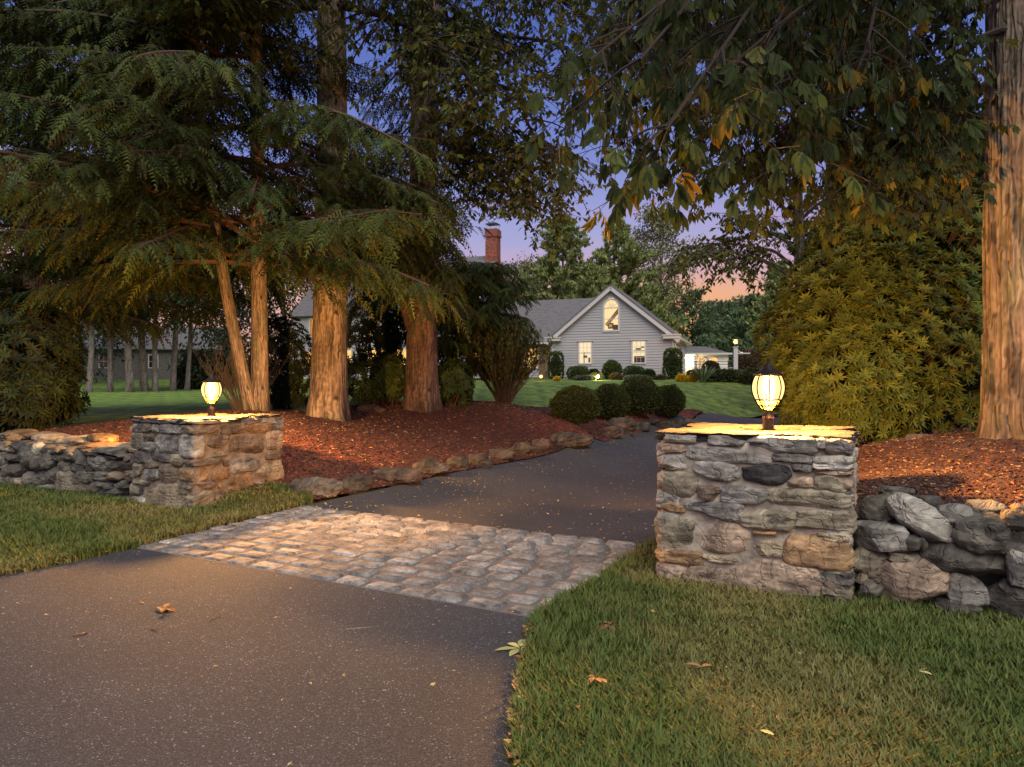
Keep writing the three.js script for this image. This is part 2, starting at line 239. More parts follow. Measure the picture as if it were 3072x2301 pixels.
{
  const drive = [P(-4.95, 1.05), P(-0.3, 1.15), P(-0.3, 14), P(-0.2, 18), ...smooth([P(0, 20), P(0.7, 22.5), P(3, 25.2), P(8, 27.5), P(20, 30)], 4), ...smooth([P(20, 34.5), P(7, 32), P(1, 29.2), P(-2.6, 26.4), P(-4.5, 23.8), P(-4.95, 20)], 4), P(-4.95, 14)];
  struct('driveway', sheet(drive, 0.5, 0.018, 1.5, roadTint(0.9, [0.92, 1.0, 1.07])), asphaltFine);
  const [ls, rs] = [LE.slice(LE.findIndex((p) => tw(...p)[1] < -1.25)), RE.slice(RE.findIndex((p) => tw(...p)[1] < -1.25))];
  struct('road', sheet([...ls, P(-20, -12), P(20, -14), ...rs.reverse()], 0.4, 0.012, 1.5, roadTint(0.82, [0.8, 1.0, 1.18])), asphalt);
}

// ---------------------------------------------------------------- stone
const stoneTex = dataTex(512, (u, v) => { const a = fbp(u, v, 4, 31, 6), b = fbp(u * 1, v, 24, 37, 3), s = n2q(u * 6 + a * 5, v * 40, 6, 40, 40), l = ss(fbp(u, v, 6, 44, 5), 0.56, 0.66); let k = 0.72 + 0.75 * (a - 0.48) + 0.32 * (b - 0.5) + 0.14 * (s - 0.5); const sp = n2p(u * 256, v * 256, 256, 45); k += (sp - 0.5) * 0.12; return [lerp(k * 1.02, 0.92, l * 0.35), lerp(k, 0.93, l * 0.35), lerp(k * 0.95, 0.86, l * 0.35)]; }, true);
const stoneBump = dataTex(512, (u, v) => { const a = fbp(u, v, 6, 31, 6), s = n2q(u * 4 + a * 3, v * 32, 4, 32, 40), c = Math.abs(fbp(u, v, 5, 52, 5) - 0.5); return 0.55 * a + 0.2 * s + 0.25 * ss(c, 0, 0.05) + 0.1 * n2p(u * 200, v * 200, 200, 3); });
const SM = {};
for (const [k, c] of Object.entries({ g: [0.42, 0.41, 0.39], d: [0.24, 0.225, 0.22], l: [0.64, 0.62, 0.57], b: [0.3, 0.235, 0.18], o: [0.52, 0.34, 0.19], p: [0.6, 0.47, 0.36], y: [0.42, 0.38, 0.29], k: [0.1, 0.1, 0.105], t: [0.5, 0.42, 0.3], m: [0.235, 0.225, 0.195], n: [0.16, 0.152, 0.135], f: [0.4, 0.25, 0.12], w: [0.05, 0.046, 0.042], x: [0.036, 0.034, 0.031], v: [0.16, 0.14, 0.11], q: [0.13, 0.115, 0.1], r: [0.19, 0.14, 0.11], s: [0.24, 0.22, 0.19] })) SM[k] = mat(c, 0.9, { map: stoneTex, bumpMap: stoneBump, bumpScale: 0.035 });
function stoneGeo(w, h, d, n, seed, cuts = 5, detail = 4, rough = 0.05, cmin = 0.68) {
  const r = rng(seed), g = mergeVertices(new THREE.IcosahedronGeometry(1, detail).deleteAttribute('uv').deleteAttribute('normal')), p = g.attributes.position, pl = [];
  for (let i = 0; i < cuts; i++) { const v = nrm([r() * 2 - 1, r() * 2 - 1, r() * 2 - 1]); pl.push([v, cmin + r() * 0.3]); }
  const ox = r() * 50, oy = r() * 50, uv = [], sc = 1.6, ux = r(), uy = r();
  for (let i = 0; i < p.count; i++) {
    let v = [p.getX(i), p.getY(i), p.getZ(i)];
    const k = 1 / Math.pow(Math.abs(v[0]) ** n + Math.abs(v[1]) ** n + Math.abs(v[2]) ** n, 1 / n); v = mul(v, k);
    for (const [a, c] of pl) { const q = v[0] * a[0] + v[1] * a[1] + v[2] * a[2]; if (q > c) v = mad(v, a, -(q - c) * 0.95); }
    const f = 1 + rough * 1.6 * fbm(v[0] * 1.7 + ox, v[1] * 1.7 + oy, v[2] * 1.7, 3) * 2;
    const x = v[0] * f * w / 2, y = v[1] * f * h / 2, z = v[2] * f * d / 2, s = rough * 0.14;
    p.setXYZ(i, x + s * n3(x * 22 + ox, y * 22, z * 22), y + s * n3(x * 22, y * 22 + oy, z * 22 + 9), z + s * n3(x * 22 + 5, y * 22, z * 22 + ox));
    uv.push(ux + (x + z * 0.6) * sc, uy + (y + z * 0.35) * sc);
  }
  g.setAttribute('uv', new THREE.Float32BufferAttribute(uv, 2)); g.computeVertexNormals(); return toCreasedNormals(g, 0.42);
}
let stoneSeed = 100;
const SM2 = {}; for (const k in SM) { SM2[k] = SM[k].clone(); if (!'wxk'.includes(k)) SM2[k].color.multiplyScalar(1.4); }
// where the sight line through a point of the photograph meets a wall plane: front planes w = const, side planes t = const
function hitW(px, py, w0) { const rx = (px - CX) / FOCAL, D = (w0 + OX * ST + OD * CT) / (rx * ST + CT); return [tw(rx * D, D)[0], EYE - (py - CY) / FOCAL * D]; }
function hitT(px, py, t0) { const rx = (px - CX) / FOCAL, D = (t0 + OX * CT - OD * ST) / (rx * CT - ST); return [tw(rx * D, D)[1], EYE - (py - CY) / FOCAL * D]; }
const Z1 = (x, y) => [x / 2.209 / 3, (1000 + y / 2.209) / 3], Z3 = (x, y) => [(1900 + x / 1.883) / 3, (1000 + y / 1.883) / 3];
const mortarTex = dataTex(256, (u, v) => { const k = 0.8 + 0.5 * (fbp(u, v, 8, 61, 5) - 0.5); return [k, k * 0.97, k * 0.92]; }, true), mortarBump = dataTex(256, (u, v) => fbp(u, v, 12, 62, 5));
const mortar = mat([0.7, 0.65, 0.56], 0.95, { map: mortarTex, bumpMap: mortarBump, bumpScale: 0.02 });
const mortarDark = mat([0.38, 0.335, 0.28], 0.95, { map: mortarTex, bumpMap: mortarBump, bumpScale: 0.02 });
function lumpyBox(w, h, d, amp, seed) {
  const g = mergeVertices(new THREE.BoxGeometry(w, h, d, 24, 20, 24).deleteAttribute('uv').deleteAttribute('normal')), p = g.attributes.position, uv = [];
  for (let i = 0; i < p.count; i++) { const x = p.getX(i), y = p.getY(i), z = p.getZ(i), k = amp * fbm(x * 6 + seed, y * 6, z * 6, 3) * 1.6, l = Math.hypot(x / w, z / d) || 1; p.setXYZ(i, x + k * x / w * 2, y + k * 0.4, z + k * z / d * 2); uv.push((x + z) * 1.5, y * 1.5 + z * 0.4); }
  g.setAttribute('uv', new THREE.Float32BufferAttribute(uv, 2)); g.computeVertexNormals(); return g;
}
function pillar(label, t0, t1, w0, w1, top, mm, seed, SM) {
  const tc = (t0 + t1) / 2, wc = (w0 + w1) / 2, g = thing('stone_pillar', label, 'pillar', pw(tc, wc, 0), YAW, 'mortared stone pillars flanking the drive');
  part('mortar_core', lumpyBox(t1 - t0 - 0.05, top + 0.04, w1 - w0 - 0.05, 0.01, seed).translate(0, (top - 0.05) / 2 - 0.05, 0), mm, g);
  const put = (geo, m, x, y, z, rz = 0) => { const o = part('stone', geo, SM[m], g); o.position.set(x, y, z); o.rotation.z = rz; return o; };
  const r = rng(seed);
  return {
    g, r, tc, wc, t0, t1, w0, w1, top,
    front(a, b, y0, y1, m, n) { const w = b - a, h = y1 - y0, d = 0.2, pr = 0.004 + r() * 0.02; put(stoneGeo(w * 1.1, h * 1.09, d, n * 1.35, stoneSeed++, 3, w * h > 0.03 ? 8 : 6, 0.05, 0.84), m, (a + b) / 2 - tc, (y0 + y1) / 2, wc - w0 - d / 2 + pr); },
    side(a, b, y0, y1, m, n, s = 1) { const w = b - a, h = y1 - y0, d = 0.2, pr = 0.004 + r() * 0.02; put(stoneGeo(w * 1.1, h * 1.09, d, n * 1.35, stoneSeed++, 3, w * h > 0.03 ? 7 : 5, 0.05, 0.84).rotateY(s * Math.PI / 2), m, s * ((t1 - t0) / 2 - d / 2 + pr), (y0 + y1) / 2, wc - (a + b) / 2); },
    quoin(wt, ww, y0, y1, m, n = 7, s = 1) { put(stoneGeo(wt, (y1 - y0) * 1.04, ww, n, stoneSeed++, 3, 6, 0.045), m, s * ((t1 - t0) / 2 + 0.018 - wt / 2), (y0 + y1) / 2, (w1 - w0) / 2 + 0.018 - ww / 2); },
    cap() {
      const rows = [0.3, 0.38, 0.32]; let z = -(w1 - w0) / 2 + 0.012;
      for (const f of rows) { const dz = (w1 - w0 - 0.024) * f; let x = -(t1 - t0) / 2 + 0.012; const ns = 2 + (r() < 0.5 ? 1 : 0), ws = []; for (let i = 0; i < ns; i++) ws.push(0.7 + r() * 0.6); const sum = ws.reduce((a, b) => a + b); for (const q of ws) { const dx = (t1 - t0 - 0.024) * q / sum; const o = part('cap_stone', stoneGeo(dx * 1.04, 0.08, dz * 1.04, 9, stoneSeed++, 2, 9, 0.06), SM['wxxw'[Math.floor(r() * 4)]], g); o.position.set(x + dx / 2, top - 0.034 + r() * 0.016, z + dz / 2); o.rotation.set((r() - 0.5) * 0.03, 0, (r() - 0.5) * 0.03); x += dx; } z += dz; }
    },
    fill(which, s, y0, y1) { // courses of stones on a face that the photograph hardly shows
      const len = which === 'side' ? w1 - w0 : t1 - t0, a0 = which === 'side' ? w0 : t0; let y = y0;
      while (y < y1 - 0.03) { const h = Math.min(0.08 + r() * 0.14, y1 - y); let a = a0; while (a < a0 + len - 0.05) { const w = Math.min(0.14 + r() * 0.3, a0 + len - a), m = 'gdlbpyt'[Math.floor(r() * 7)]; if (which === 'side') this.side(a + 0.012, a + w - 0.012, y + 0.01, y + h - 0.01, m, 3 + r() * 3, s); else { const o = stoneGeo(w - 0.02, h - 0.02, 0.12, 4, stoneSeed++, 4, 3); put(o, m, a + w / 2 - tc, y + h / 2, -(wc - w0 - 0.06 + 0.02)); } a += w; } y += h; }
    },
  };
}
const rp = pillar('nearer stone pillar with broad pale mortar joints, right of the drive', 0, 1.42, 0, 1.3, 1.2, mortar, 5, SM2);
for (const [x0, y0, x1, y1, m, n] of [[147, 568, 350, 618, 'l', 5], [150, 625, 285, 668, 'p', 4], [138, 680, 300, 770, 'l', 3], [136, 780, 350, 922, 'y', 2.6], [126, 955, 290, 1018, 'o', 3], [128, 1035, 325, 1212, 'y', 4], [130, 1228, 380, 1300, 'o', 5], [128, 1305, 290, 1402, 'p', 3.4], [292, 1318, 530, 1440, 'p', 5], [395, 575, 615, 632, 'g', 6], [645, 588, 1022, 668, 'g', 7], [1026, 595, 1085, 650, 'g', 5], [1092, 600, 1235, 672, 'd', 6], [305, 645, 770, 730, 'g', 5], [785, 680, 1010, 732, 'd', 4], [1015, 680, 1235, 735, 'l', 7], [1025, 737, 1235, 770, 'l', 7], [1030, 773, 1225, 800, 'p', 6], [338, 728, 592, 838, 'l', 2.8], [618, 740, 875, 852, 'k', 2.6], [898, 735, 1020, 790, 'g', 4], [875, 808, 1018, 872, 'p', 4], [362, 868, 488, 940, 'b', 4.5], [500, 865, 750, 968, 'g', 5], [768, 885, 1220, 978, 'y', 4], [1022, 805, 1222, 888, 'y', 7], [310, 955, 605, 1052, 'g', 6], [605, 995, 935, 1108, 'y', 6], [935, 1005, 1232, 1130, 'y', 5], [365, 1062, 660, 1245, 'p', 2.5], [675, 1115, 810, 1150, 'o', 4], [1050, 1132, 1225, 1180, 't', 5], [690, 1170, 840, 1260, 't', 5], [845, 1145, 1225, 1340, 'o', 2.9], [395, 1260, 590, 1298, 't', 4], [530, 1290, 1045, 1470, 'p', 5], [1048, 1348, 1235, 1422, 'd', 5], [1060, 1440, 1228, 1500, 'y', 4]]) {
  const [cx, cy] = [(x0 + x1) / 2, (y0 + y1) / 2], [a] = hitW(...Z3(x0, cy), 0), [b] = hitW(...Z3(x1, cy), 0), [, h1] = hitW(...Z3(cx, y0), 0), [, h0] = hitW(...Z3(cx, y1), 0);
  rp.front(Math.max(a, -0.02), Math.min(b, 1.44), h0, Math.min(h1, 1.19), m, n);
}
rp.fill('side', 1, 0, 1.15); rp.fill('side', -1, 0, 1.15); rp.fill('back', 1, 0, 1.15); rp.cap();
const lp = pillar('farther stone pillar at the inner end of the long dry stone wall, left of the drive', -7.18, -5.88, 0.19, 1.62, 1.15, mortarDark, 8, SM);
for (const [x0, y0, x1, y1, m, n] of [[1535, 548, 1600, 574, 'p', 3], [1605, 545, 1728, 605, 'd', 4], [1730, 540, 1880, 598, 'g', 5], [1478, 602, 1620, 668, 'b', 6], [1622, 595, 1790, 657, 'o', 5], [1800, 592, 1885, 645, 'd', 5], [1390, 672, 1525, 758, 'b', 3], [1525, 682, 1758, 815, 'b', 3], [1768, 645, 1888, 768, 'p', 4], [1395, 778, 1518, 828, 'y', 3], [1483, 838, 1532, 880, 'b', 3], [1532, 822, 1725, 925, 'g', 3], [1770, 772, 1870, 836, 'b', 3], [1408, 890, 1530, 980, 'o', 2.6], [1515, 932, 1695, 1112, 'o', 2.7], [1710, 848, 1873, 990, 't', 4], [1700, 990, 1752, 1035, 'g', 3], [1448, 995, 1505, 1028, 'o', 4], [1435, 1045, 1503, 1150, 'b', 4], [1760, 985, 1880, 1090, 'o', 3.4], [1620, 1110, 1750, 1150, 't', 4]]) {
  const [cx, cy] = [(x0 + x1) / 2, (y0 + y1) / 2], [a] = hitT(...Z1(x0, cy), -5.88), [b] = hitT(...Z1(x1, cy), -5.88), [, h1] = hitT(...Z1(cx, y0), -5.88), [, h0] = hitT(...Z1(cx, y1), -5.88);
  lp.side(Math.max(a, 0.17), Math.min(b, 1.64), h0, Math.min(h1, 1.14), m, n);
}
for (const [x0, y0, x1, y1, m, n] of [[875, 540, 985, 588, 'd', 5], [985, 538, 1128, 598, 'd', 5], [1135, 552, 1172, 592, 'g', 4], [872, 602, 948, 656, 'd', 5], [948, 610, 1002, 656, 'b', 5], [1005, 605, 1050, 660, 'g', 5], [1055, 605, 1193, 665, 'g', 6], [872, 665, 945, 772, 'y', 5], [948, 665, 1018, 712, 'b', 4], [1020, 672, 1167, 797, 'g', 3.4], [945, 722, 1020, 782, 'g', 4], [990, 790, 1125, 862, 'd', 2.8], [888, 785, 985, 860, 'd', 4], [1128, 800, 1212, 882, 'y', 3], [952, 862, 1045, 896, 'b', 4], [885, 862, 940, 952, 'y', 4], [955, 900, 1045, 970, 'g', 4], [1045, 870, 1160, 1000, 'b', 2.7], [970, 1002, 1212, 1200, 't', 5], [880, 972, 980, 1006, 'y', 5], [885, 1090, 965, 1180, 'l', 4]]) {
  const [cx, cy] = [(x0 + x1) / 2, (y0 + y1) / 2], [a] = hitW(...Z1(x0, cy), 0.19), [b] = hitW(...Z1(x1, cy), 0.19), [, h1] = hitW(...Z1(cx, y0), 0.19), [, h0] = hitW(...Z1(cx, y1), 0.19);
  lp.front(Math.max(a, -7.2), Math.min(b, -5.86), h0, Math.min(h1, 1.14), m, n);
}
for (const [xl, xr, y0, y1, m, n] of [[1182, 1525, 545, 607, 'g', 7], [1198, 1462, 610, 670, 'b', 7], [1180, 1388, 674, 832, 'l', 6], [1212, 1482, 838, 890, 'b', 5], [1168, 1397, 896, 992, 'o', 4], [1198, 1440, 997, 1046, 'b', 6], [1222, 1432, 1050, 1170, 'y', 5], [1240, 1480, 1172, 1210, 'b', 6]]) {
  const cy = (y0 + y1) / 2, [a] = hitW(...Z1(xl, cy), 0.19), [b] = hitT(...Z1(xr, cy), -5.88), [, h1] = hitW(...Z1(1280, y0), 0.19), [, h0] = hitW(...Z1(1280, y1), 0.19);
  lp.quoin(-5.86 - a, b - 0.17, h0, Math.min(h1, 1.14), m, n);
}
lp.fill('side', -1, 0, 1.1); lp.fill('back', 1, 0, 1.1); lp.cap();

// dry stone walls: each stone by itself on a dark rubble core
const coreMat = mat([0.05, 0.045, 0.04], 1, { map: stoneTex, bumpMap: stoneBump, bumpScale: 0.04 });
function dryWall(label, t0, t1, w0, thick, high, list, Z, extra) {
  const tc = (t0 + t1) / 2, wc = w0 + thick / 2, g = thing('dry_stone_wall', label, 'stone wall', pw(tc, wc, 0), YAW);
  part('rubble_core', lumpyBox(t1 - t0, high - 0.1, thick - 0.24, 0.05, tc).translate(0, (high - 0.1) / 2 - 0.06, -0.02), coreMat, g);
  const r = rng(Math.round(t1 * 10 + 77)), put = (a, b, y0, y1, m, n, o = {}) => { const w = b - a, h = y1 - y0, d = o.d || clamp(w * (0.7 + r() * 0.4), 0.14, 0.34); const s = part('stone', stoneGeo(w * 1.08, h * 1.1, d, n, stoneSeed++, 5, w > 0.2 ? 6 : 4, 0.07, 0.74), SM[m], g); s.position.set((a + b) / 2 - tc, (y0 + y1) / 2, wc - w0 - d / 2 + 0.01 + r() * 0.05 - (o.back || 0)); s.rotation.set((r() - 0.5) * 0.2, (r() - 0.5) * 0.3, o.rz || (r() - 0.5) * 0.14); };
  for (const [x0, y0, x1, y1, m, n, o] of list) { const cx = (x0 + x1) / 2, cy = (y0 + y1) / 2, wp = w0 + (o?.back || 0), [a] = hitW(...Z(x0, cy), wp), [b] = hitW(...Z(x1, cy), wp), [, h1] = hitW(...Z(cx, y0), wp), [, h0] = hitW(...Z(cx, y1), wp); put(a, b, h0, h1, m, n, o); }
  extra?.(put, r);
}
dryWall('long dry stone wall of small rounded fieldstones, left of the farther pillar', -13.5, -7.14, 0.24, 0.6, 0.74, [[0, 720, 190, 800, 'n', 4], [190, 730, 250, 810, 'l', 3], [240, 745, 335, 832, 'n', 3], [110, 775, 230, 882, 'm', 3], [30, 810, 120, 852, 'n', 3], [0, 790, 40, 880, 'm', 3], [300, 752, 385, 802, 'm', 3], [380, 760, 492, 848, 'm', 3], [185, 838, 272, 912, 'm', 2.6], [262, 788, 342, 902, 'm', 4], [328, 800, 392, 868, 'n', 3], [485, 800, 582, 882, 'm', 4], [540, 765, 638, 812, 'm', 3], [575, 812, 682, 922, 'g', 5], [635, 762, 852, 818, 'm', 6], [832, 750, 905, 782, 'b', 4], [660, 818, 802, 840, 'n', 6], [690, 840, 882, 906, 'm', 5], [825, 788, 892, 856, 'b', 4], [365, 850, 472, 936, 'm', 2.8], [465, 868, 548, 927, 'n', 3], [505, 905, 607, 992, 'm', 3], [705, 905, 802, 972, 'b', 3], [800, 908, 900, 980, 'b', 3], [600, 922, 702, 986, 'm', 4], [210, 905, 292, 1007, 'm', 4], [285, 895, 402, 1012, 'm', 2.8], [130, 925, 217, 1012, 'm', 4], [70, 960, 152, 1012, 'p', 3], [58, 870, 142, 955, 'n', 3], [0, 870, 70, 962, 'm', 3], [0, 950, 82, 1032, 'm', 3], [640, 985, 747, 1017, 'n', 5], [740, 972, 862, 1027, 'm', 4], [583, 985, 652, 1067, 'm', 3], [370, 915, 617, 1118, 'y', 3.2, { d: 0.3 }], [120, 1008, 367, 1077, 'g', 5], [660, 1017, 852, 1087, 'n', 5], [850, 1010, 977, 1097, 'n', 4], [620, 1050, 697, 1114, 'm', 3], [697, 1085, 785, 1114, 'm', 5], [785, 1085, 902, 1142, 'g', 4], [470, 800, 500, 850, 'n', 3], [560, 880, 600, 925, 'n', 3], [0, 645, 188, 722, 'f', 3.4, { back: 0.3, d: 0.4 }], [165, 668, 335, 735, 't', 3, { back: 0.25, d: 0.4 }], [300, 690, 548, 765, 't', 4, { back: 0.22, d: 0.45 }], [545, 670, 690, 745, 'f', 2.6, { back: 0.3, d: 0.35 }], [490, 728, 700, 768, 'f', 5, { back: 0.12, d: 0.4 }], [660, 735, 880, 766, 't', 6, { back: 0.18, d: 0.5 }], [200, 720, 330, 755, 't', 4, { back: 0.15, d: 0.4 }]], Z1,
  (put, r) => { for (let a = -13.4; a < -10.6;) { const w = 0.2 + r() * 0.2; let y = -0.02; while (y < 0.72) { const h = 0.1 + r() * 0.14; put(a, a + w, y, y + h, 'mngy'[Math.floor(r() * 4)], 3 + r() * 2); y += h; } a += w; } for (let i = 0; i < 26; i++) { const a = -13.4 + i * 0.24; put(a, a + 0.26, 0.5 + r() * 0.1, 0.72, 'mgt'[i % 3], 3, { back: 0.36, d: 0.3 }); put(a, a + 0.26, 0.3, 0.52, 'mn'[i % 2], 3, { back: 0.1, d: 0.2 }); } });
dryWall('tumbled dry stone wall of big boulders beside the nearer pillar', 1.42, 6.5, 0.12, 0.62, 0.56, [[1230, 1088, 1545, 1234, 'g', 6], [1430, 985, 1835, 1142, 'l', 3.2, { rz: -0.55, d: 0.36 }], [1285, 930, 1475, 1068, 'm', 3, { back: 0.16 }], [1400, 880, 1585, 955, 'm', 6, { back: 0.4 }], [1830, 1035, 2135, 1234, 'm', 4], [1725, 980, 1910, 1075, 'g', 3.4, { back: 0.2 }], [1640, 1185, 2155, 1408, 'm', 2.6, { d: 0.42 }], [1243, 1218, 1452, 1348, 'y', 6], [1450, 1243, 1642, 1300, 'y', 7], [1545, 1150, 1622, 1220, 'n', 4], [1615, 1165, 1660, 1232, 'n', 4], [1400, 1298, 1780, 1537, 'p', 4, { d: 0.34 }], [1778, 1388, 2002, 1582, 'g', 5], [1268, 1393, 1412, 1512, 'm', 3], [1248, 1362, 1328, 1422, 'b', 4], [1322, 1343, 1402, 1412, 'b', 4], [1640, 1510, 1960, 1625, 'n', 4], [1990, 1415, 2350, 1665, 'n', 4.5, { d: 0.4 }], [2125, 1235, 2330, 1448, 'g', 5], [2110, 1200, 2260, 1262, 'g', 3], [2080, 1005, 2260, 1112, 'm', 4], [2140, 975, 2290, 1045, 'b', 3, { back: 0.2 }], [1410, 1488, 1535, 1565, 'm', 3], [1230, 1505, 1305, 1575, 'y', 3], [1560, 930, 1760, 1040, 'n', 3, { back: 0.36 }], [1870, 960, 2110, 1060, 'm', 3.4, { back: 0.4 }]], Z3,
  (put, r) => { for (let a = 2.55; a < 6.3;) { const w = 0.25 + r() * 0.25; let y = -0.02; while (y < 0.6) { const h = 0.14 + r() * 0.18; put(a, a + w, y, y + h, 'mngy'[Math.floor(r() * 4)], 3 + r() * 2); y += h; } a += w; } for (let i = 0; i < 12; i++) { const a = 1.5 + i * 0.4; put(a, a + 0.42, 0.1, 0.5, 'mgn'[i % 3], 3, { back: 0.3, d: 0.3 }); } });

// cobblestone apron, each cobble a piece
function cobble(L, Wd, seed) {
  const r = rng(seed), nx = 9, nz = 7, pos = [], uv = [], idx = [], n = 7 + r() * 6, sk = (r() - 0.5) * 0.1, tp = (r() - 0.5) * 0.12, hh = 0.019 + r() * 0.005, ux = r(), uy = r();
  for (let j = 0; j <= nz; j++) for (let i = 0; i <= nx; i++) {
    let a = i / nx * 2 - 1, b = j / nz * 2 - 1; const m = Math.max(Math.abs(a), Math.abs(b)), e = m < 0.01 ? 1 : m / Math.pow(Math.abs(a) ** n + Math.abs(b) ** n, 1 / n), q = 1 + 0.07 * fbm(a * 1.6 + seed, b * 1.6, 1, 3) * 2 * m;
    const x = (a * e * q + sk * b) * L / 2 * (1 + tp * b), z = b * e * q * Wd / 2, edge = m > 0.99;
    pos.push(x, edge ? -0.03 : hh - 0.005 * Math.pow(m, 14) + 0.0035 * fbm(a * 2.2 + seed, b * 2.2, 4, 3), z); uv.push(ux + x * 2, uy + z * 2);
  }
  for (let j = 0; j < nz; j++) for (let i = 0; i < nx; i++) { const k = j * (nx + 1) + i, l = k + nx + 1; idx.push(k, l, k + 1, l, l + 1, k + 1); }
  const g = new THREE.BufferGeometry(); g.setAttribute('position', new THREE.Float32BufferAttribute(pos, 3)); g.setAttribute('uv', new THREE.Float32BufferAttribute(uv, 2)); g.setIndex(idx); g.computeVertexNormals(); return g;
}
{
  const g = new THREE.Group(); g.name = 'cobblestone_apron'; g.userData.kind = 'structure'; scene.add(g);
  const r = rng(301), w0 = -1.33, w1 = 1.13, rows = 11, cm = [[0.42, 0.415, 0.41], [0.48, 0.475, 0.465], [0.375, 0.37, 0.365], [0.44, 0.42, 0.395], [0.56, 0.555, 0.545]].map((c) => mat(c, 0.85, { map: stoneTex, bumpMap: stoneBump, bumpScale: 0.012 }));
  const s = part('joint_bed', sheet([P(-4.75, w0), P(-0.4, w0), P(-0.34, w1 + 0.05), P(-4.98, w1)], 0.4, 0.0135, 0.5), mat([0.17, 0.145, 0.12], 1, { bumpMap: mortarBump, bumpScale: 0.01 }), g);
  for (let k = 0; k < rows; k++) {
    const dw = (w1 - w0) / rows, wc = w0 + (k + 0.5) * dw; let t = lerp(-4.76, -4.96, k / rows) - r() * 0.06 + (k % 2) * 0.02; const end = -0.36;
    let first = k % 2;
    while (t < end - 0.05) {
      let L = 0.27 + r() * 0.11; if (first) { L *= 0.55; first = 0; } if (t + L > end - 0.1) L = end - t + r() * 0.05;
      const ge = cobble(L - 0.01, dw - 0.009, stoneSeed++);
      const o = part('cobblestone', ge, cm[Math.floor(r() * 5)], g), q = pw(t + L / 2, wc + (r() - 0.5) * 0.015, 0.006 + (r() - 0.5) * 0.01); o.position.set(...q); o.rotation.set((r() - 0.5) * 0.03, YAW + (r() - 0.5) * 0.05, (r() - 0.5) * 0.03); t += L;
    }
  }
}

// rocks edging the drive, at the places the photograph shows them
function rock(px0, py0, px1, py1, m, n, label, D0) {
  const s = 3072 / 2212 / 3, a = px0 * s, b = px1 * s, top = py0 * s, bot = py1 * s, c = (a + b) / 2; let D = D0;
  if (!D) { for (D = 8; D < 32; D += 0.03) { const x = (c - CX) / FOCAL * D; if (CY + (EYE - H(x, D) - 0.03) / D * FOCAL <= bot) break; } D += 0.1; }
  const w = (b - a) / FOCAL * D, h = (bot - top) / FOCAL * D, x = (c - CX) / FOCAL * D, y = H(x, D);
  const g = part('rock', stoneGeo(w * 1.02, h * 1.08, Math.max(w * 0.55, 0.2), n, stoneSeed++, 8, 7, 0.1), SM[m], scene); g.position.set(x, y + h * 0.27, -D); g.rotation.y = (px0 % 7) * 0.1 - 0.3; tag(g, label, 'rock', 'rocks edging the mulch bed');
}
for (const q of [[635, 1022, 738, 1068, 's', 3, 'lichen-spotted pale rock beside the farther pillar, nearest the apron'], [733, 1018, 806, 1062, 'q', 3, 'grey rounded rock second from the farther pillar along the drive edge'], [808, 1006, 906, 1042, 'r', 3.4, 'long flat pinkish rock third along the drive edge'], [893, 985, 966, 1024, 'q', 3, 'peaked grey rock fourth along the drive edge'], [962, 981, 1014, 1012, 'v', 2.6, 'small dark round rock fifth along the drive edge'], [1008, 974, 1072, 1007, 'q', 3, 'grey rock with a pale blotch, sixth along the drive edge'], [1050, 961, 1112, 993, 'q', 3.4, 'sloping grey rock seventh along the drive edge'], [1098, 947, 1162, 981, 'v', 2.8, 'dark rounded rock eighth along the drive edge'], [1150, 941, 1187, 973, 'r', 3, 'narrow brown rock ninth along the drive edge'], [1180, 930, 1278, 962, 'v', 3, 'long dark wedge-shaped rock tenth along the drive edge'], [1295, 918, 1345, 946, 'r', 3, 'low brown rock past the long dark wedge rock'], [1312, 896, 1372, 938, 'r', 3, 'upright tan rock below the boxwood balls'], [1362, 912, 1402, 931, 'q', 4, 'flat grey rock just past the upright tan rock'], [1385, 903, 1425, 917, 'q', 4, 'thin slab rock higher in the bed below the boxwood balls'], [1424, 908, 1452, 924, 'v', 3, 'small dark rock near the far tip of the bed'], [1450, 902, 1482, 920, 'q', 3, 'small grey rock near the far tip of the bed'], [1478, 904, 1512, 917, 's', 4, 'pale flat rock at the very tip of the bed']]) rock(...q);
rock(772, 862, 832, 884, 'r', 3, 'reddish boulder in the bed between the two big trunks', 17.2);
rock(1955, 948, 2010, 968, 'r', 3, 'half-buried brown rock in the mulch in front of the big rhododendron', 9.0);

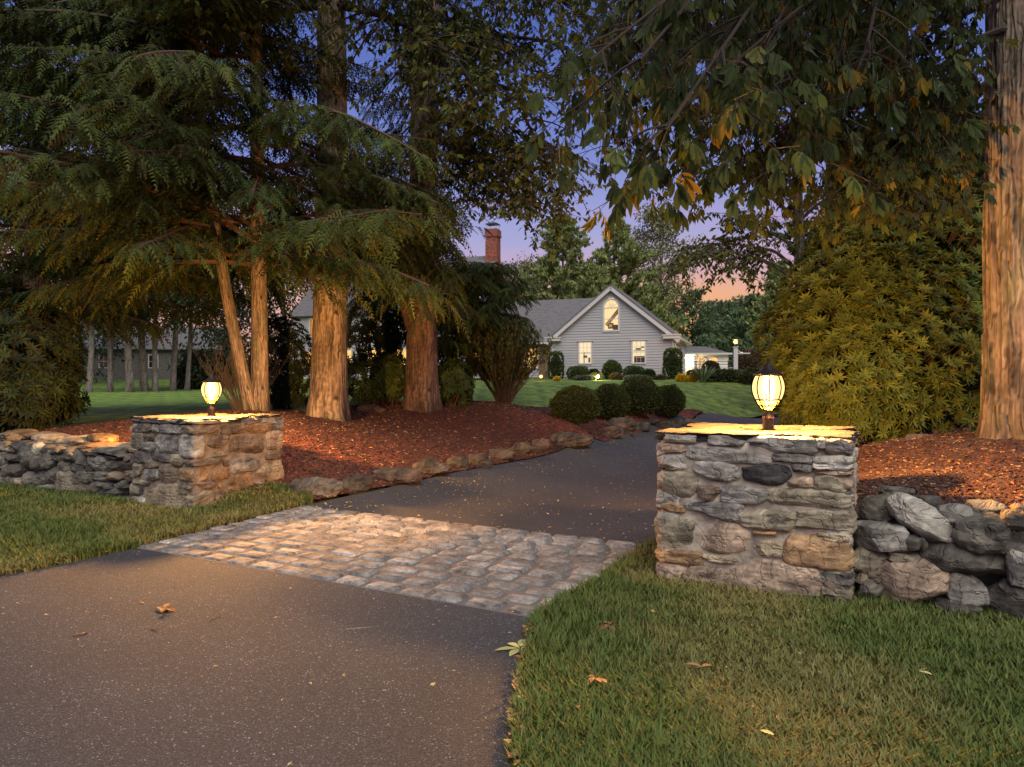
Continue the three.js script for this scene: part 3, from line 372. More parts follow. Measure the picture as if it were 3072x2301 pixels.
// ---------------------------------------------------------------- lanterns on the pillars
const darkMetal = mat([0.02, 0.014, 0.01], 0.5), ribMetal = new THREE.MeshPhysicalMaterial({ color: 0x000000, roughness: 0.9, specularIntensity: 0 });
function lantern(pl, label) {
  const g = thing('post_lantern', label, 'lantern', pw(pl.tc + 0.06, pl.wc, pl.top), YAW + 0.2, 'lanterns on the stone pillars');
  part('post', [cyl(0.06, 0.06, 0.012, 0, 0.012, 0, 20), cyl(0.046, 0.046, 0.1, 0, 0.062, 0, 20), cyl(0.05, 0.046, 0.012, 0, 0.116, 0, 20)], darkMetal, g);
  part('neck', new THREE.LatheGeometry([[0.046, 0.118], [0.04, 0.14], [0.03, 0.155], [0.03, 0.17], [0.042, 0.18]].map((q) => new THREE.Vector2(...q)), 20), darkMetal, g);
  const y0 = 0.175, y1 = 0.262, y2 = 0.47, prof = []; for (let i = 0; i <= 10; i++) { const a = i / 10; prof.push([0.1 + 0.045 * Math.sin(Math.PI * (0.12 + 0.76 * a)) - 0.016, y1 + (y2 - y1) * a]); }
  part('lower_glass', new THREE.LatheGeometry([[0.044, y0 + 0.004], [0.07, 0.21], [0.096, y1 - 0.004]].map((q) => new THREE.Vector2(...q)), 8), new THREE.MeshPhysicalMaterial({ color: new THREE.Color(0.75, 0.5, 0.22), transmission: 1, thickness: 0, roughness: 0.15, side: THREE.DoubleSide }), g);
  part('globe', new THREE.LatheGeometry(prof.map((q) => new THREE.Vector2(...q)), 8), new THREE.MeshPhysicalMaterial({ color: 0x000000, transparent: true, opacity: 0.62, roughness: 0.3, specularIntensity: 0.1, emissive: new THREE.Color(1, 0.6, 0.21), emissiveIntensity: 2.3 / EXPO, side: THREE.DoubleSide }), g);
  const ring = (r, y, t) => new THREE.TorusGeometry(r, t, 6, 24).rotateX(Math.PI / 2).translate(0, y, 0);
  part('lower_ring', ring(0.106, y1, 0.007), ribMetal, g); part('upper_ring', ring(0.108, y2, 0.007), ribMetal, g); part('cup_ring', ring(0.07, 0.212, 0.006), ribMetal, g);
  for (let i = 0; i < 8; i++) {
    const a = (i + 0.0) / 8 * 2 * Math.PI, c = new THREE.CatmullRomCurve3([[0.045, y0], [0.072, 0.21], ...prof.filter((_, k) => k % 2 === 0)].map(([r, y]) => new THREE.Vector3(Math.cos(a) * (r + 0.004), y, Math.sin(a) * (r + 0.004))));
    part('rib', new THREE.TubeGeometry(c, 20, 0.005, 5), ribMetal, g);
  }
  part('cap', new THREE.LatheGeometry([[0, y2 + 0.115], [0.012, y2 + 0.11], [0.018, y2 + 0.095], [0.03, y2 + 0.085], [0.05, y2 + 0.055], [0.09, y2 + 0.026], [0.118, y2 + 0.012], [0.12, y2 + 0.005], [0.09, y2 + 0.004]].map((q) => new THREE.Vector2(...q)).reverse(), 24), darkMetal, g);
  part('finial', new THREE.SphereGeometry(0.014, 10, 8).translate(0, y2 + 0.13, 0), darkMetal, g);
  for (let i = 0; i < 3; i++) part('candle_socket', cyl(0.012, 0.012, 0.06, Math.cos(i * 2.1) * 0.035, 0.285, Math.sin(i * 2.1) * 0.035, 10), mat([0.6, 0.5, 0.35], 0.6), g);
  part('bulb', new THREE.LatheGeometry([[0, 0], [0.03, 0.008], [0.05, 0.04], [0.034, 0.08], [0, 0.125]].map((q) => new THREE.Vector2(...q)), 14).translate(0, 0.313, 0), glow([1, 0.72, 0.4], 10), g);
  const L = new THREE.PointLight(LAMP_COL, LAMP_I); L.position.set(0, 0.37, 0); L.castShadow = true; L.shadow.radius = 2.2; g.add(L);
}
lantern(rp, 'glowing globe lantern on the nearer pillar, in front of the big rhododendron');
lantern(lp, 'glowing globe lantern on the farther pillar, left of the twin tree stems');

// ---------------------------------------------------------------- trunks
function barkCell(u, v) { // long shallow fissures that start and fade, with fibres between them
  const w = fbp(u, v, 6, 71, 4) - 0.5, q = n2q(u * 20 + w * 1.1, v * 2 + w * 0.6, 20, 2, 72), q2 = n2q(u * 44 + w * 1.6, v * 5 + w, 44, 5, 76), m = ss(fbp(u, v, 10, 78, 3), 0.34, 0.6), m2 = ss(fbp(u, v, 12, 81, 3), 0.36, 0.6);
  const e = 1 - 0.75 * m * (1 - ss(Math.abs(q - 0.5), 0.01, 0.1)) - 0.4 * m2 * (1 - ss(Math.abs(q2 - 0.5), 0.0, 0.13));
  return [clamp(e, 0, 1), n2q(u * 20 + w, v * 3, 20, 3, 80), n2q(u * 120 + w * 3, v * 7 + w * 2, 120, 7, 73), n2q(u * 60 + w * 2, v * 30, 60, 30, 77), w + 0.5];
}
const barkBump = dataTex(512, (u, v) => { const [e, id, f, h] = barkCell(u, v); return 0.55 * e + 0.12 * id + 0.22 * f + 0.12 * h; });
const barkTex = dataTex(512, (u, v) => { const [e, id, f, h, w] = barkCell(u, v), k = (0.6 + 0.4 * e) * (0.78 + 0.16 * id + 0.45 * (f - 0.5) + 0.25 * (h - 0.5)) + 0.35 * (fbp(u, v, 3, 75, 4) - 0.5), l = ss(fbp(u, v, 7, 79, 4), 0.6, 0.68) * 0.25; return [lerp(k, 0.75, l), lerp(k * 0.97, 0.8, l), lerp(k * 0.93, 0.7, l)]; }, true);
const barkMat = (c) => { const a = barkTex.clone(), b = barkBump.clone(); return mat(c, 0.95, { map: a, bumpMap: b, bumpScale: 0.05, vertexColors: true }); };
const BARK = { tan: barkMat([0.36, 0.3, 0.235]), red: barkMat([0.25, 0.18, 0.14]), grey: barkMat([0.27, 0.24, 0.215]), brown: barkMat([0.29, 0.245, 0.195]) };
function trunkGeo(path, rad, o = {}) { // path(h) -> [x, y, z]; rad(h); bark furrows cut into the surface
  const { h0 = -0.25, h1 = 14, M = 72, N = 150, furrow = 0.02, fu = 7, fv = 0.9, flare = 0.35, fh = 0.35, lobes = 5, seed = 1, shag = 0 } = o, pos = [], uv = [], idx = [], col = [];
  for (let j = 0; j <= N; j++) {
    const h = h0 + (h1 - h0) * Math.pow(j / N, 1.25), c = path(h), r0 = rad(h);
    for (let i = 0; i <= M; i++) {
      const a = i / M * 2 * Math.PI, ca = Math.cos(a), sa = Math.sin(a);
      const fl = flare * Math.exp(-Math.max(h, 0) / fh) * (0.75 + 0.35 * Math.cos(lobes * a + seed) + 0.25 * Math.cos(3 * a + seed * 2));
      const wob = 0.045 * fbm(ca * 0.8 + seed, h * 0.2, sa * 0.8, 2);
      const q = 1 - Math.abs(fbm(ca * fu * 0.5 + seed, h * fv, sa * fu * 0.5, 3)) * 3.2, q2 = n3(ca * fu * 1.6, h * fv * 1.2, sa * fu * 1.6 + seed);
      let b = -furrow * Math.max(0, q) ** 2.2 + furrow * 0.3 * q2;
      if (shag) { const st = Math.floor((a * fu * 1.3) / 6.2832 * 4 + 0.6 * n3(h * 0.8, a * 2, seed)), ph = h * 0.55 + hash(st, 3, seed) * 7; b += shag * (ph - Math.floor(ph)) * (hash(st, Math.floor(ph), seed) > 0.35 ? 1 : 0.2); }
      const r = r0 * (1 + fl + wob) + b;
      pos.push(c[0] + ca * r, c[1], c[2] + sa * r); uv.push(i / M * Math.max(1, Math.round(rad(0) * 3.5)), h * 0.55);
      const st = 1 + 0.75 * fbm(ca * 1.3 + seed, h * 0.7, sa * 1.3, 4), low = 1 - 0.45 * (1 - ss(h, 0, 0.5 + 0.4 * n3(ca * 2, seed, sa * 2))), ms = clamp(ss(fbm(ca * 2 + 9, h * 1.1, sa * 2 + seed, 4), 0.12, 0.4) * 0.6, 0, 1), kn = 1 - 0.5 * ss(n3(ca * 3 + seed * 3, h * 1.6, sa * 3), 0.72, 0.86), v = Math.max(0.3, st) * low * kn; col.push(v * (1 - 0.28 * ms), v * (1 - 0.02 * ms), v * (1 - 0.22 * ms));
    }
  }
  for (let j = 0; j < N; j++) for (let i = 0; i < M; i++) { const a = j * (M + 1) + i, b = a + M + 1; idx.push(a, b, a + 1, b, b + 1, a + 1); }
  const g = new THREE.BufferGeometry(); g.setAttribute('position', new THREE.Float32BufferAttribute(pos, 3)); g.setAttribute('uv', new THREE.Float32BufferAttribute(uv, 2)); g.setAttribute('color', new THREE.Float32BufferAttribute(col, 3)); g.setIndex(idx); g.computeVertexNormals(); TRI.trunk = (TRI.trunk || 0) + N * M * 2; return g;
}
const dirAz = (a, up = 0) => nrm([Math.cos(a), up, Math.sin(a)]);
// a conifer's boughs, local to the tree's base
function boughs(wood, fol, base, axis, o) {
  const r = rng(o.seed), n = o.n, col = o.col;
  for (let b = 0; b < n; b++) {
    const f = (b + r()) / n, yb = o.y0 + (o.y1 - o.y0) * f, az = b * 2.399 + r() * 0.8, L = o.len * (o.prof ? o.prof(f) : 1 - 0.75 * f) * (0.5 + 0.75 * r()); if (L < 0.25) continue;
    if (o.skip && o.skip(az, yb, r)) continue;
    const d = dirAz(az), s0 = axis(yb), rise = (o.rise ?? 0.12) + (r() - 0.35) * 0.34, dr = (o.droop ?? 0.42) * (0.5 + 1.0 * r()), pts = [], rs = [], cv = (s) => mad(mad(s0, d, L * s), [0, 1, 0], L * (rise * s - dr * s * s) + L * 0.16 * Math.max(0, s - 0.8));
    const side = nrm(cross(d, [0, 1, 0])), bend = (r() - 0.5) * 0.6 * L; const cv2 = (s) => mad(cv(s), side, bend * s * s);
    for (let i = 0; i <= 8; i++) { const c = cv2(i / 8), g = add(base, c); if (o.drop && i > 0 && o.drop(g, proj(g))) break; pts.push(c); rs.push(0.012 + 0.02 * L / 4 * (1 - i / 8) * 1.6); }
    const bc = vary(o.wood, r, 0.2); if (pts.length > 1) wood.tube(pts, rs, 5, bc);
    const step = o.step ?? 0.22, ns = Math.floor(L * 0.85 / step);
    for (let i = 0; i <= ns; i++) {
      const s = (o.bare ?? 0.18) + (1 - (o.bare ?? 0.18)) * i / ns, p = cv2(s), tan = nrm(sub(cv2(Math.min(1, s + 0.02)), cv2(s - 0.02)));
      for (const g of [1, -1]) {
        const l = (0.16 + 0.42 * (1 - s) * L * (0.5 + r() * 0.6)) * (r() < 0.12 ? 0.3 : 1), ll = Math.min(l, 1.3), td = nrm(add(add(mul(tan, 0.55 + r() * 0.3), mul(side, g * 0.8)), [0, -0.22 + (r() - 0.5) * 0.75, 0])), k = Math.max(1, Math.round(ll / (o.gap ?? 0.17)));
        const q0 = add(base, p); if (!inView(q0, 90) && r() > 0.2) continue; if (o.drop && o.drop(q0, proj(q0))) continue;
        wood.tube([p, mad(mad(p, td, ll), [0, -1, 0], 0.14 * ll)], [0.006, 0.002], 3, o.wood);
        const ts = nrm(cross(td, [0, 1, 0]));
        for (let j = 0; j <= k; j++) {
          const a = j / k, c = mad(mad(p, td, ll * (0.15 + 0.85 * a)), [0, -1, 0], 0.14 * ll * a * a);
          const m = o.tint ? o.tint(r) : col[Math.floor(r() * col.length)], kk = vary(m, r, 0.28), len = (o.spray ?? 0.3) * (0.7 + r() * 0.6);
          const dd = nrm(add(add(mul(td, 0.75), mul(ts, (j === k ? 0 : (j % 2 ? 0.75 : -0.75)) + (r() - 0.5) * 0.5)), [0, -0.3 - r() * 0.6, 0])), up = nrm([(r() - 0.5) * 1.7, 1, (r() - 0.5) * 1.7]);
          fol.spray(c, dd, up, len, kk, o.ns ?? 6);
        }
      }
    }
  }
}
const HEM = [[0.038, 0.06, 0.015], [0.05, 0.074, 0.017], [0.03, 0.048, 0.014], [0.064, 0.084, 0.019], [0.052, 0.052, 0.019]];
// leaves: a limb with side branches, twigs and leaves. All points in world space, shifted to the tree's base
function leafyLimb(wood, fol, off, from, to, o) {
  const r = o.r, cv0 = [], N = 12, L = Math.hypot(...sub(to, from)), jx = (r() - 0.5) * 0.12 * L, jy = (r() - 0.5) * 0.06 * L, sd = r() * 100;
  const cv = (s) => { const p = mix3(from, to, s), b = Math.sin(Math.PI * s); return [p[0] + jx * b + 0.06 * L * n3(s * 4, sd, 0) * b, p[1] + (o.sag ?? 0.12) * L * b + jy * b + 0.05 * L * n3(s * 4, sd, 9) * b, p[2] + 0.08 * L * n3(s * 4, sd, 5) * b]; };
  const r0 = o.r0 ?? 0.05; for (let i = 0; i <= N; i++) { const c = cv(i / N); if (o.drop && i > 3 && c[0] !== from[0] && proj(c)[0] < 978 && o.drop(c, proj(c))) break; cv0.push(sub(c, off)); } wood.tube(cv0, cv0.map((_, i) => r0 * (1 - 0.85 * i / N) + 0.004), 6, o.bark);
  const main = nrm(sub(to, from));
  for (let k = 0; k < o.nsub; k++) {
    const s = (o.s0 ?? 0.25) + (1 - (o.s0 ?? 0.25)) * Math.pow((k + r()) / o.nsub, 0.8), p = cv(s), d = nrm(add(add(mul(main, 0.55), dirAz(r() * 6.283, (r() - 0.5) * 0.9)), [0, -0.1, 0])), l = o.subLen * (0.5 + 0.8 * r()) * (1.15 - 0.5 * s), sub5 = [], bend = (r() - 0.5) * 0.5;
    const sv = (q) => [p[0] + d[0] * l * q - d[2] * bend * l * q * q, p[1] + d[1] * l * q - (o.hang ?? 0.35) * l * q * q, p[2] + d[2] * l * q + d[0] * bend * l * q * q];
    for (let i = 0; i <= 5; i++) { const c = sv(i / 5); if (o.drop && i > 0 && o.drop(c, proj(c))) break; sub5.push(sub(c, off)); } if (sub5.length > 1) wood.tube(sub5, sub5.map((_, i) => Math.max(0.003, r0 * 0.3 * (1 - i / 5.5))), 4, o.bark);
    for (let j = 0; j < o.ntw; j++) {
      const q = 0.2 + 0.8 * (j + r()) / o.ntw, b = sv(Math.min(q, 1)), td = nrm(add(add(mul(d, 0.5), dirAz(r() * 6.283, (r() - 0.6) * 0.9)), [0, -0.2, 0])), tl = (o.twL ?? 0.3) * (0.6 + 0.8 * r());
      if (!inView(b, 150) && r() > 0.2) continue;
      const e = mad(b, td, tl); if (o.drop && o.drop(b, proj(b))) continue; wood.tube([sub(b, off), sub(e, off)], [0.004, 0.002], 3, o.bark);
      for (let m = 0; m < o.nl; m++) {
        const a = 0.25 + 0.75 * (m + r() * 0.6) / o.nl, c = sub(mad(b, td, tl * Math.min(a, 1)), off), ld = nrm(add(add(mul(td, 0.4), dirAz(r() * 6.283, 0)), [0, -(o.dn ?? 0.5) - r() * 0.6, 0])), col = vary(o.cols[Math.floor(Math.pow(r(), o.pick ?? 1) * o.cols.length)], r, 0.3);
        if (o.compound) {
          const pe = (o.L * 0.55), ax = nrm(cross(ld, nrm([r() - 0.5, r(), r() - 0.5]))), u2 = nrm(cross(ax, ld)), tipc = mad(c, ld, pe); wood.tube([c, mad(tipc, ld, o.L * 0.3)], [0.002, 0.001], 3, o.bark);
          const lf = [[1, 0, 1], [0.7, 0.6, 0.9], [0.7, -0.6, 0.9], [0.3, 0.8, 0.6], [0.3, -0.8, 0.6]];
          for (const [al, sdv, sc] of lf) { const dd = nrm(add(add(mul(ld, al), mul(ax, sdv)), [0, -0.5 - 0.5 * r(), 0])), b0 = al > 0.9 ? mad(tipc, ld, o.L * 0.3) : al > 0.3 ? mad(tipc, ld, o.L * 0.24) : tipc; if (o.big) fol.bigLeaf(b0, dd, u2, o.L * sc * (0.85 + 0.3 * r()), o.L * 0.38 * sc, vary(col, r, 0.16), 0.15 + 0.25 * r()); else fol.leaf(b0, dd, u2, o.L * sc * (0.8 + 0.3 * r()), o.L * 0.42 * sc, col, 0.15); }
        } else { const u = nrm([r() - 0.5, r() * 0.8, r() - 0.5]); const L2 = o.L * (0.7 + 0.6 * r()); if (o.big) fol.bigLeaf(c, ld, u, L2, L2 * (o.asp ?? 0.5), col, 0.25); else fol.leaf(c, ld, u, L2, L2 * (o.asp ?? 0.5), col, 0.2); }
      }
    }
  }
}
const DEC = [[0.06, 0.088, 0.016], [0.08, 0.112, 0.02], [0.048, 0.07, 0.015], [0.11, 0.14, 0.024], [0.11, 0.1, 0.018]];
const HICK = [[0.032, 0.052, 0.012], [0.044, 0.066, 0.014], [0.026, 0.042, 0.011], [0.06, 0.086, 0.016], [0.036, 0.058, 0.013], [0.085, 0.09, 0.014], [0.19, 0.13, 0.012]];
const barkC = [0.03, 0.022, 0.017];

// ---- hemlock with two stems behind the farther lantern
{
  const b = onGround(259, 14), g = thing('hemlock_tree', 'dark hemlock with two slender tan stems and wide drooping boughs behind the farther lantern', 'hemlock', b);
  const lean = (h) => [-0.02 * h + (h > 3 ? -0.0 : 0), h, 0.02 * h];
  part('trunk', trunkGeo((h) => [0.03 - 0.012 * h, h, 0], (h) => 0.165 * (1 - 0.045 * h) + 0.01, { h1: 15, M: 40, N: 110, furrow: 0.006, fu: 5, flare: 0.25, seed: 3 }), BARK.brown, g);
  part('trunk', trunkGeo((h) => [-0.1 - 0.24 * Math.max(h, 0) + 0.012 * h * h, h, 0.12], (h) => 0.12 * (1 - 0.06 * h) + 0.01, { h1: 11, M: 36, N: 90, furrow: 0.005, fu: 5, flare: 0.25, seed: 9 }), BARK.brown, g);
  const wood = new Mass(20000), fol = new Mass(200000);
  boughs(wood, fol, b, (y) => [0.03 - 0.012 * y, y, 0], { seed: 41, n: 112, y0: 2.8, y1: 14, len: 5.4, prof: (f) => 1.0 - 0.5 * f, wood: [0.085, 0.055, 0.035], col: HEM, droop: 0.34, rise: 0.14, step: 0.165, gap: 0.14, spray: 0.32, ns: 5, bare: 0.22, skip: (az, y, r) => (Math.sin(az) < -0.35 && y < 10 && r() < 0.5) || (y > 6.2 && Math.cos(az) > 0.1), drop: (p, q) => q[0] > 440 || (q[0] > 305 && q[0] < 350 && q[1] < 118 + 25 * n3(p[0] * 2, p[1] * 2, 3)) });
  boughs(wood, fol, b, (y) => [-0.1 - 0.24 * y + 0.012 * y * y, y, 0.12], { seed: 43, n: 52, y0: 3.0, y1: 10.5, len: 4.4, prof: (f) => 1.0 - 0.5 * f, wood: [0.085, 0.055, 0.035], col: HEM, droop: 0.36, rise: 0.14, step: 0.165, gap: 0.14, spray: 0.32, ns: 5, bare: 0.22 });
  wood.mesh('branches', WOOD, g); fol.mesh('foliage', NEEDLE, g);
}
{ // second hemlock at the left edge, its foot behind the dark rhododendron
  const b = onGround(35, 16.5), g = thing('hemlock_tree', 'dark hemlock at the left edge, its foot hidden by the dark rhododendron', 'hemlock', b);
  part('trunk', trunkGeo((h) => [0.01 * h, h, 0], (h) => 0.3 * (1 - 0.05 * h) + 0.01, { h1: 15, M: 40, N: 80, furrow: 0.012, seed: 5 }), BARK.red, g);
  const wood = new Mass(20000), fol = new Mass(200000);
  boughs(wood, fol, b, (y) => [0.01 * y, y, 0], { seed: 57, n: 110, y0: 2.4, y1: 13, len: 5.6, prof: (f) => 1.0 - 0.62 * f, wood: [0.07, 0.045, 0.03], col: HEM, droop: 0.34, rise: 0.12, step: 0.19, gap: 0.155, spray: 0.36, ns: 5, bare: 0.2, skip: (az, y, r) => Math.sin(az) < -0.3 && r() < 0.55 });
  wood.mesh('branches', WOOD, g); fol.mesh('foliage', NEEDLE, g);
}
{ // big lamp-lit trunk
  const b = onGround(328, 15), g = thing('oak_tree', 'tall tree with a thick tan trunk lit by the farther lantern', 'tree', b);
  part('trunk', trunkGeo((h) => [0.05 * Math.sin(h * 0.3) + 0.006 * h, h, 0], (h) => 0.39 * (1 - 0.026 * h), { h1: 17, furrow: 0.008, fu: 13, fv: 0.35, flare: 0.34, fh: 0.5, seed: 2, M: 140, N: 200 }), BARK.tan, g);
  const wood = new Mass(8000), fol = new Mass(60000), r = rng(91), T = (px, py, D) => at(px, py, D), st = (y) => add(b, [0, y, 0]);
  for (const [px, py, D, y] of [[180, 20, 13, 9.5], [60, 60, 14, 9], [240, -30, 12, 10], [400, -20, 13, 11], [300, -60, 12, 12], [20, -10, 17, 12], [110, 110, 18, 9], [470, 20, 14.5, 10], [520, -30, 13, 12], [480, 100, 13, 9]]) leafyLimb(wood, fol, b, st(y), T(px, py, D), { r, r0: 0.09, nsub: 34, subLen: 1.8, ntw: 7, twL: 0.45, nl: 6, L: 0.15, asp: 0.5, cols: DEC, bark: barkC });
  wood.mesh('branches', WOOD, g); fol.mesh('foliage', LEAF_T, g);
}
{ // dark buttressed trunk with drooping evergreen boughs
  const b = onGround(421, 18), g = thing('dark_trunk_tree', 'tall tree with a dark reddish trunk wreathed in drooping evergreen boughs', 'tree', b);
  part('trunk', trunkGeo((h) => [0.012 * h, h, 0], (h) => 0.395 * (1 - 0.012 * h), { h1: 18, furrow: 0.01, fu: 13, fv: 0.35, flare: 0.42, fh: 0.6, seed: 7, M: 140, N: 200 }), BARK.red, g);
  part('limb', trunkGeo((h) => [-0.3 - 0.3 * h, 2.3 + h, 0.1], (h) => 0.14 - 0.02 * h, { h0: -0.6, h1: 4, M: 24, N: 40, flare: 0, seed: 11 }), BARK.red, g);
  const wood = new Mass(8000), ever = new Mass(60000), fol = new Mass(90000), r = rng(95), st = (y) => add(b, [0.012 * y, y, 0]);
  boughs(wood, ever, b, (y) => [0.012 * y, y, 0], { seed: 63, n: 74, y0: 2.8, y1: 13, len: 3.0, prof: (f) => 1 - 0.45 * f, skip: (az, y) => y > 5.5 && Math.sin(az) > 0.1, drop: (p, q) => (q[0] > 446 && q[1] < 276) || q[0] > 476,  wood: [0.08, 0.05, 0.035], col: HEM, droop: 0.5, rise: 0.2, step: 0.22, gap: 0.17, spray: 0.34 });
  boughs(wood, ever, b, (y) => [0.012 * y, y, 0], { seed: 65, n: 34, y0: 3.0, y1: 6.8, len: 3.3, prof: (f) => 1, wood: [0.08, 0.05, 0.035], col: HEM, droop: 0.62, rise: 0.22, step: 0.2, gap: 0.15, spray: 0.32, ns: 5, skip: (az) => Math.cos(az) > 0.35, drop: (p, q) => q[0] > 446 || (q[1] < 225 && q[0] > 404 && q[0] < 442) });
  for (const [px, py, D, y] of [[520, 215, 14, 7], [560, 160, 13, 8], [500, 150, 15, 8], [600, 100, 12, 9], [540, 80, 13, 10], [470, 60, 14, 10], [590, 20, 12, 11], [640, 40, 13, 12], [540, -30, 13, 12], [480, 190, 16, 7], [550, 235, 13.5, 7.5], [575, 190, 14, 8]]) leafyLimb(wood, fol, b, st(y), at(px, py, D), { r, r0: 0.07, nsub: 32, subLen: 1.5, ntw: 7, twL: 0.42, nl: 5, L: 0.14, asp: 0.5, cols: DEC, bark: barkC, hang: 0.5, drop: (p, q) => (q[0] > 455 && q[1] > 216 + 14 * n3(p[0], p[1], 1) && r() < 0.85) || (q[0] > 478 && q[0] < 512 && q[1] > 222) });
  wood.mesh('branches', WOOD, g); ever.mesh('needle_foliage', NEEDLE, g); fol.mesh('foliage', LEAF_T, g);
}
{ // shagbark at the right edge, its boughs hanging over the drive
  const b = onGround(1016, 8.4), g = thing('hickory_tree', 'shaggy-barked tree at the right edge, its boughs hanging over the drive', 'tree', b);
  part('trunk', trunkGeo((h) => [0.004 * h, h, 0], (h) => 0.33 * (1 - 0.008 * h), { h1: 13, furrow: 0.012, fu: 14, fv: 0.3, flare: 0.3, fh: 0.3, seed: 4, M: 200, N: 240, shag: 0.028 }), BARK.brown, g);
  const wood = new Mass(20000), fol = new Mass(200000), r = rng(97), st = (y) => add(b, [0.012 * y, y, 0]);
  const hick = { r, r0: 0.035, nsub: 20, subLen: 0.8, ntw: 5, twL: 0.26, nl: 2, L: 0.135, compound: true, big: true, cols: HICK, pick: 3.2, bark: barkC, drop: (p, q) => (q[0] > 978 && p[2] > -8.6) || q[1] > (q[0] < 700 ? 190 + 14 * n3(p[0] * 3, 1, p[2] * 3) : 225 + 14 * n3(p[0] * 3, 1, p[2] * 3)) || q[0] < 545, hang: 0.5, dn: 0.8, s0: 0.35 };
  for (const [px, py, D, y] of [[640, 150, 3.9, 6.5], [690, 70, 4.4, 7], [640, 60, 3.8, 7.5], [760, 60, 4.6, 6.5], [850, 90, 5, 6], [590, 60, 4.4, 7], [665, 130, 3.8, 7]]) leafyLimb(wood, fol, b, st(y), at(px, py, D), hick);
  for (const [px, py, D, y] of [[735, 165, 8, 5.5], [790, 150, 7.5, 5.5], [860, 180, 7.5, 5], [930, 130, 7.5, 5], [760, 90, 7, 6.5], [840, 40, 7, 7], [930, 30, 7.5, 7], [690, 30, 7, 8], [600, 45, 6.5, 8.5], [655, 105, 7, 8], [590, 100, 7.5, 8], [640, 10, 6, 8.5], [620, 10, 7, 8.5], [900, 220, 8.5, 4.6], [700, 130, 8.5, 6]]) leafyLimb(wood, fol, b, st(y), at(px, py, D), { ...hick, nsub: 28, subLen: 1.3, ntw: 5, nl: 3, L: 0.125, big: false });
  wood.mesh('branches', WOOD, g); fol.mesh('foliage', LEAF_T, g);
}
{ // pale-stemmed tree behind the rhododendron
  const b = onGround(806, 21), g = thing('slender_tree', 'slender twin-stemmed leafy tree rising behind the big rhododendron', 'tree', b);
  part('trunk', trunkGeo((h) => [-0.035 * h, h, 0], (h) => 0.2 * (1 - 0.035 * h), { h1: 13, M: 32, N: 70, furrow: 0.012, seed: 6 }), BARK.grey, g);
  part('trunk', trunkGeo((h) => [0.5 + 0.015 * h, h, 0.2], (h) => 0.16 * (1 - 0.04 * h), { h1: 12, M: 28, N: 60, furrow: 0.01, seed: 8 }), BARK.grey, g);
  const wood = new Mass(8000), fol = new Mass(90000), r = rng(99), st = (y) => add(b, [-0.035 * y, y, 0]);
  for (const [px, py, D, y] of [[690, 262, 19, 4.6], [705, 245, 20, 5], [730, 215, 20, 5.5], [690, 170, 20, 6.5], [720, 110, 19, 8.5], [660, 80, 19, 9], [780, 80, 19, 9], [840, 130, 19, 8], [870, 180, 20, 6.5], [900, 90, 20, 9], [760, 160, 20, 7], [830, 220, 20, 5.5], [760, 30, 19, 10], [680, 20, 19, 10], [880, 30, 20, 10]]) leafyLimb(wood, fol, b, st(y), at(px, py, D), { r, r0: 0.06, nsub: 26, subLen: 1.4, ntw: 6, twL: 0.4, nl: 5, L: 0.17, asp: 0.46, cols: DEC, bark: [0.09, 0.075, 0.06], hang: 0.3 });
  wood.mesh('branches', WOOD, g); fol.mesh('foliage', LEAF_T, g);
}
{ // dark conifer leaning over the vase shrub
  const b = onGround(466, 20.5), g = thing('arborvitae', 'dark bushy evergreen leaning right between the dark trunk and the vase-shaped shrub', 'evergreen', b);
  const ax = (y) => [0.1 * y, y, 0];
  part('trunk', trunkGeo((h) => ax(h), (h) => 0.14 * (1 - 0.15 * h) + 0.01, { h1: 4.1, M: 20, N: 30, furrow: 0.005, seed: 12 }), BARK.red, g);
  const wood = new Mass(8000), fol = new Mass(90000);
  boughs(wood, fol, b, ax, { seed: 71, n: 84, y0: 0.8, y1: 4.5, len: 1.6, prof: (f) => 0.7 + 0.45 * Math.sin(f * 3) - 0.5 * f, wood: [0.06, 0.04, 0.03], col: [[0.036, 0.06, 0.018], [0.048, 0.074, 0.02], [0.03, 0.048, 0.018]], droop: 0.25, rise: 0.35, step: 0.13, gap: 0.12, spray: 0.3, drop: (p, q) => q[1] < 262 });
  wood.mesh('branches', WOOD, g); fol.mesh('foliage', NEEDLE, g);
}
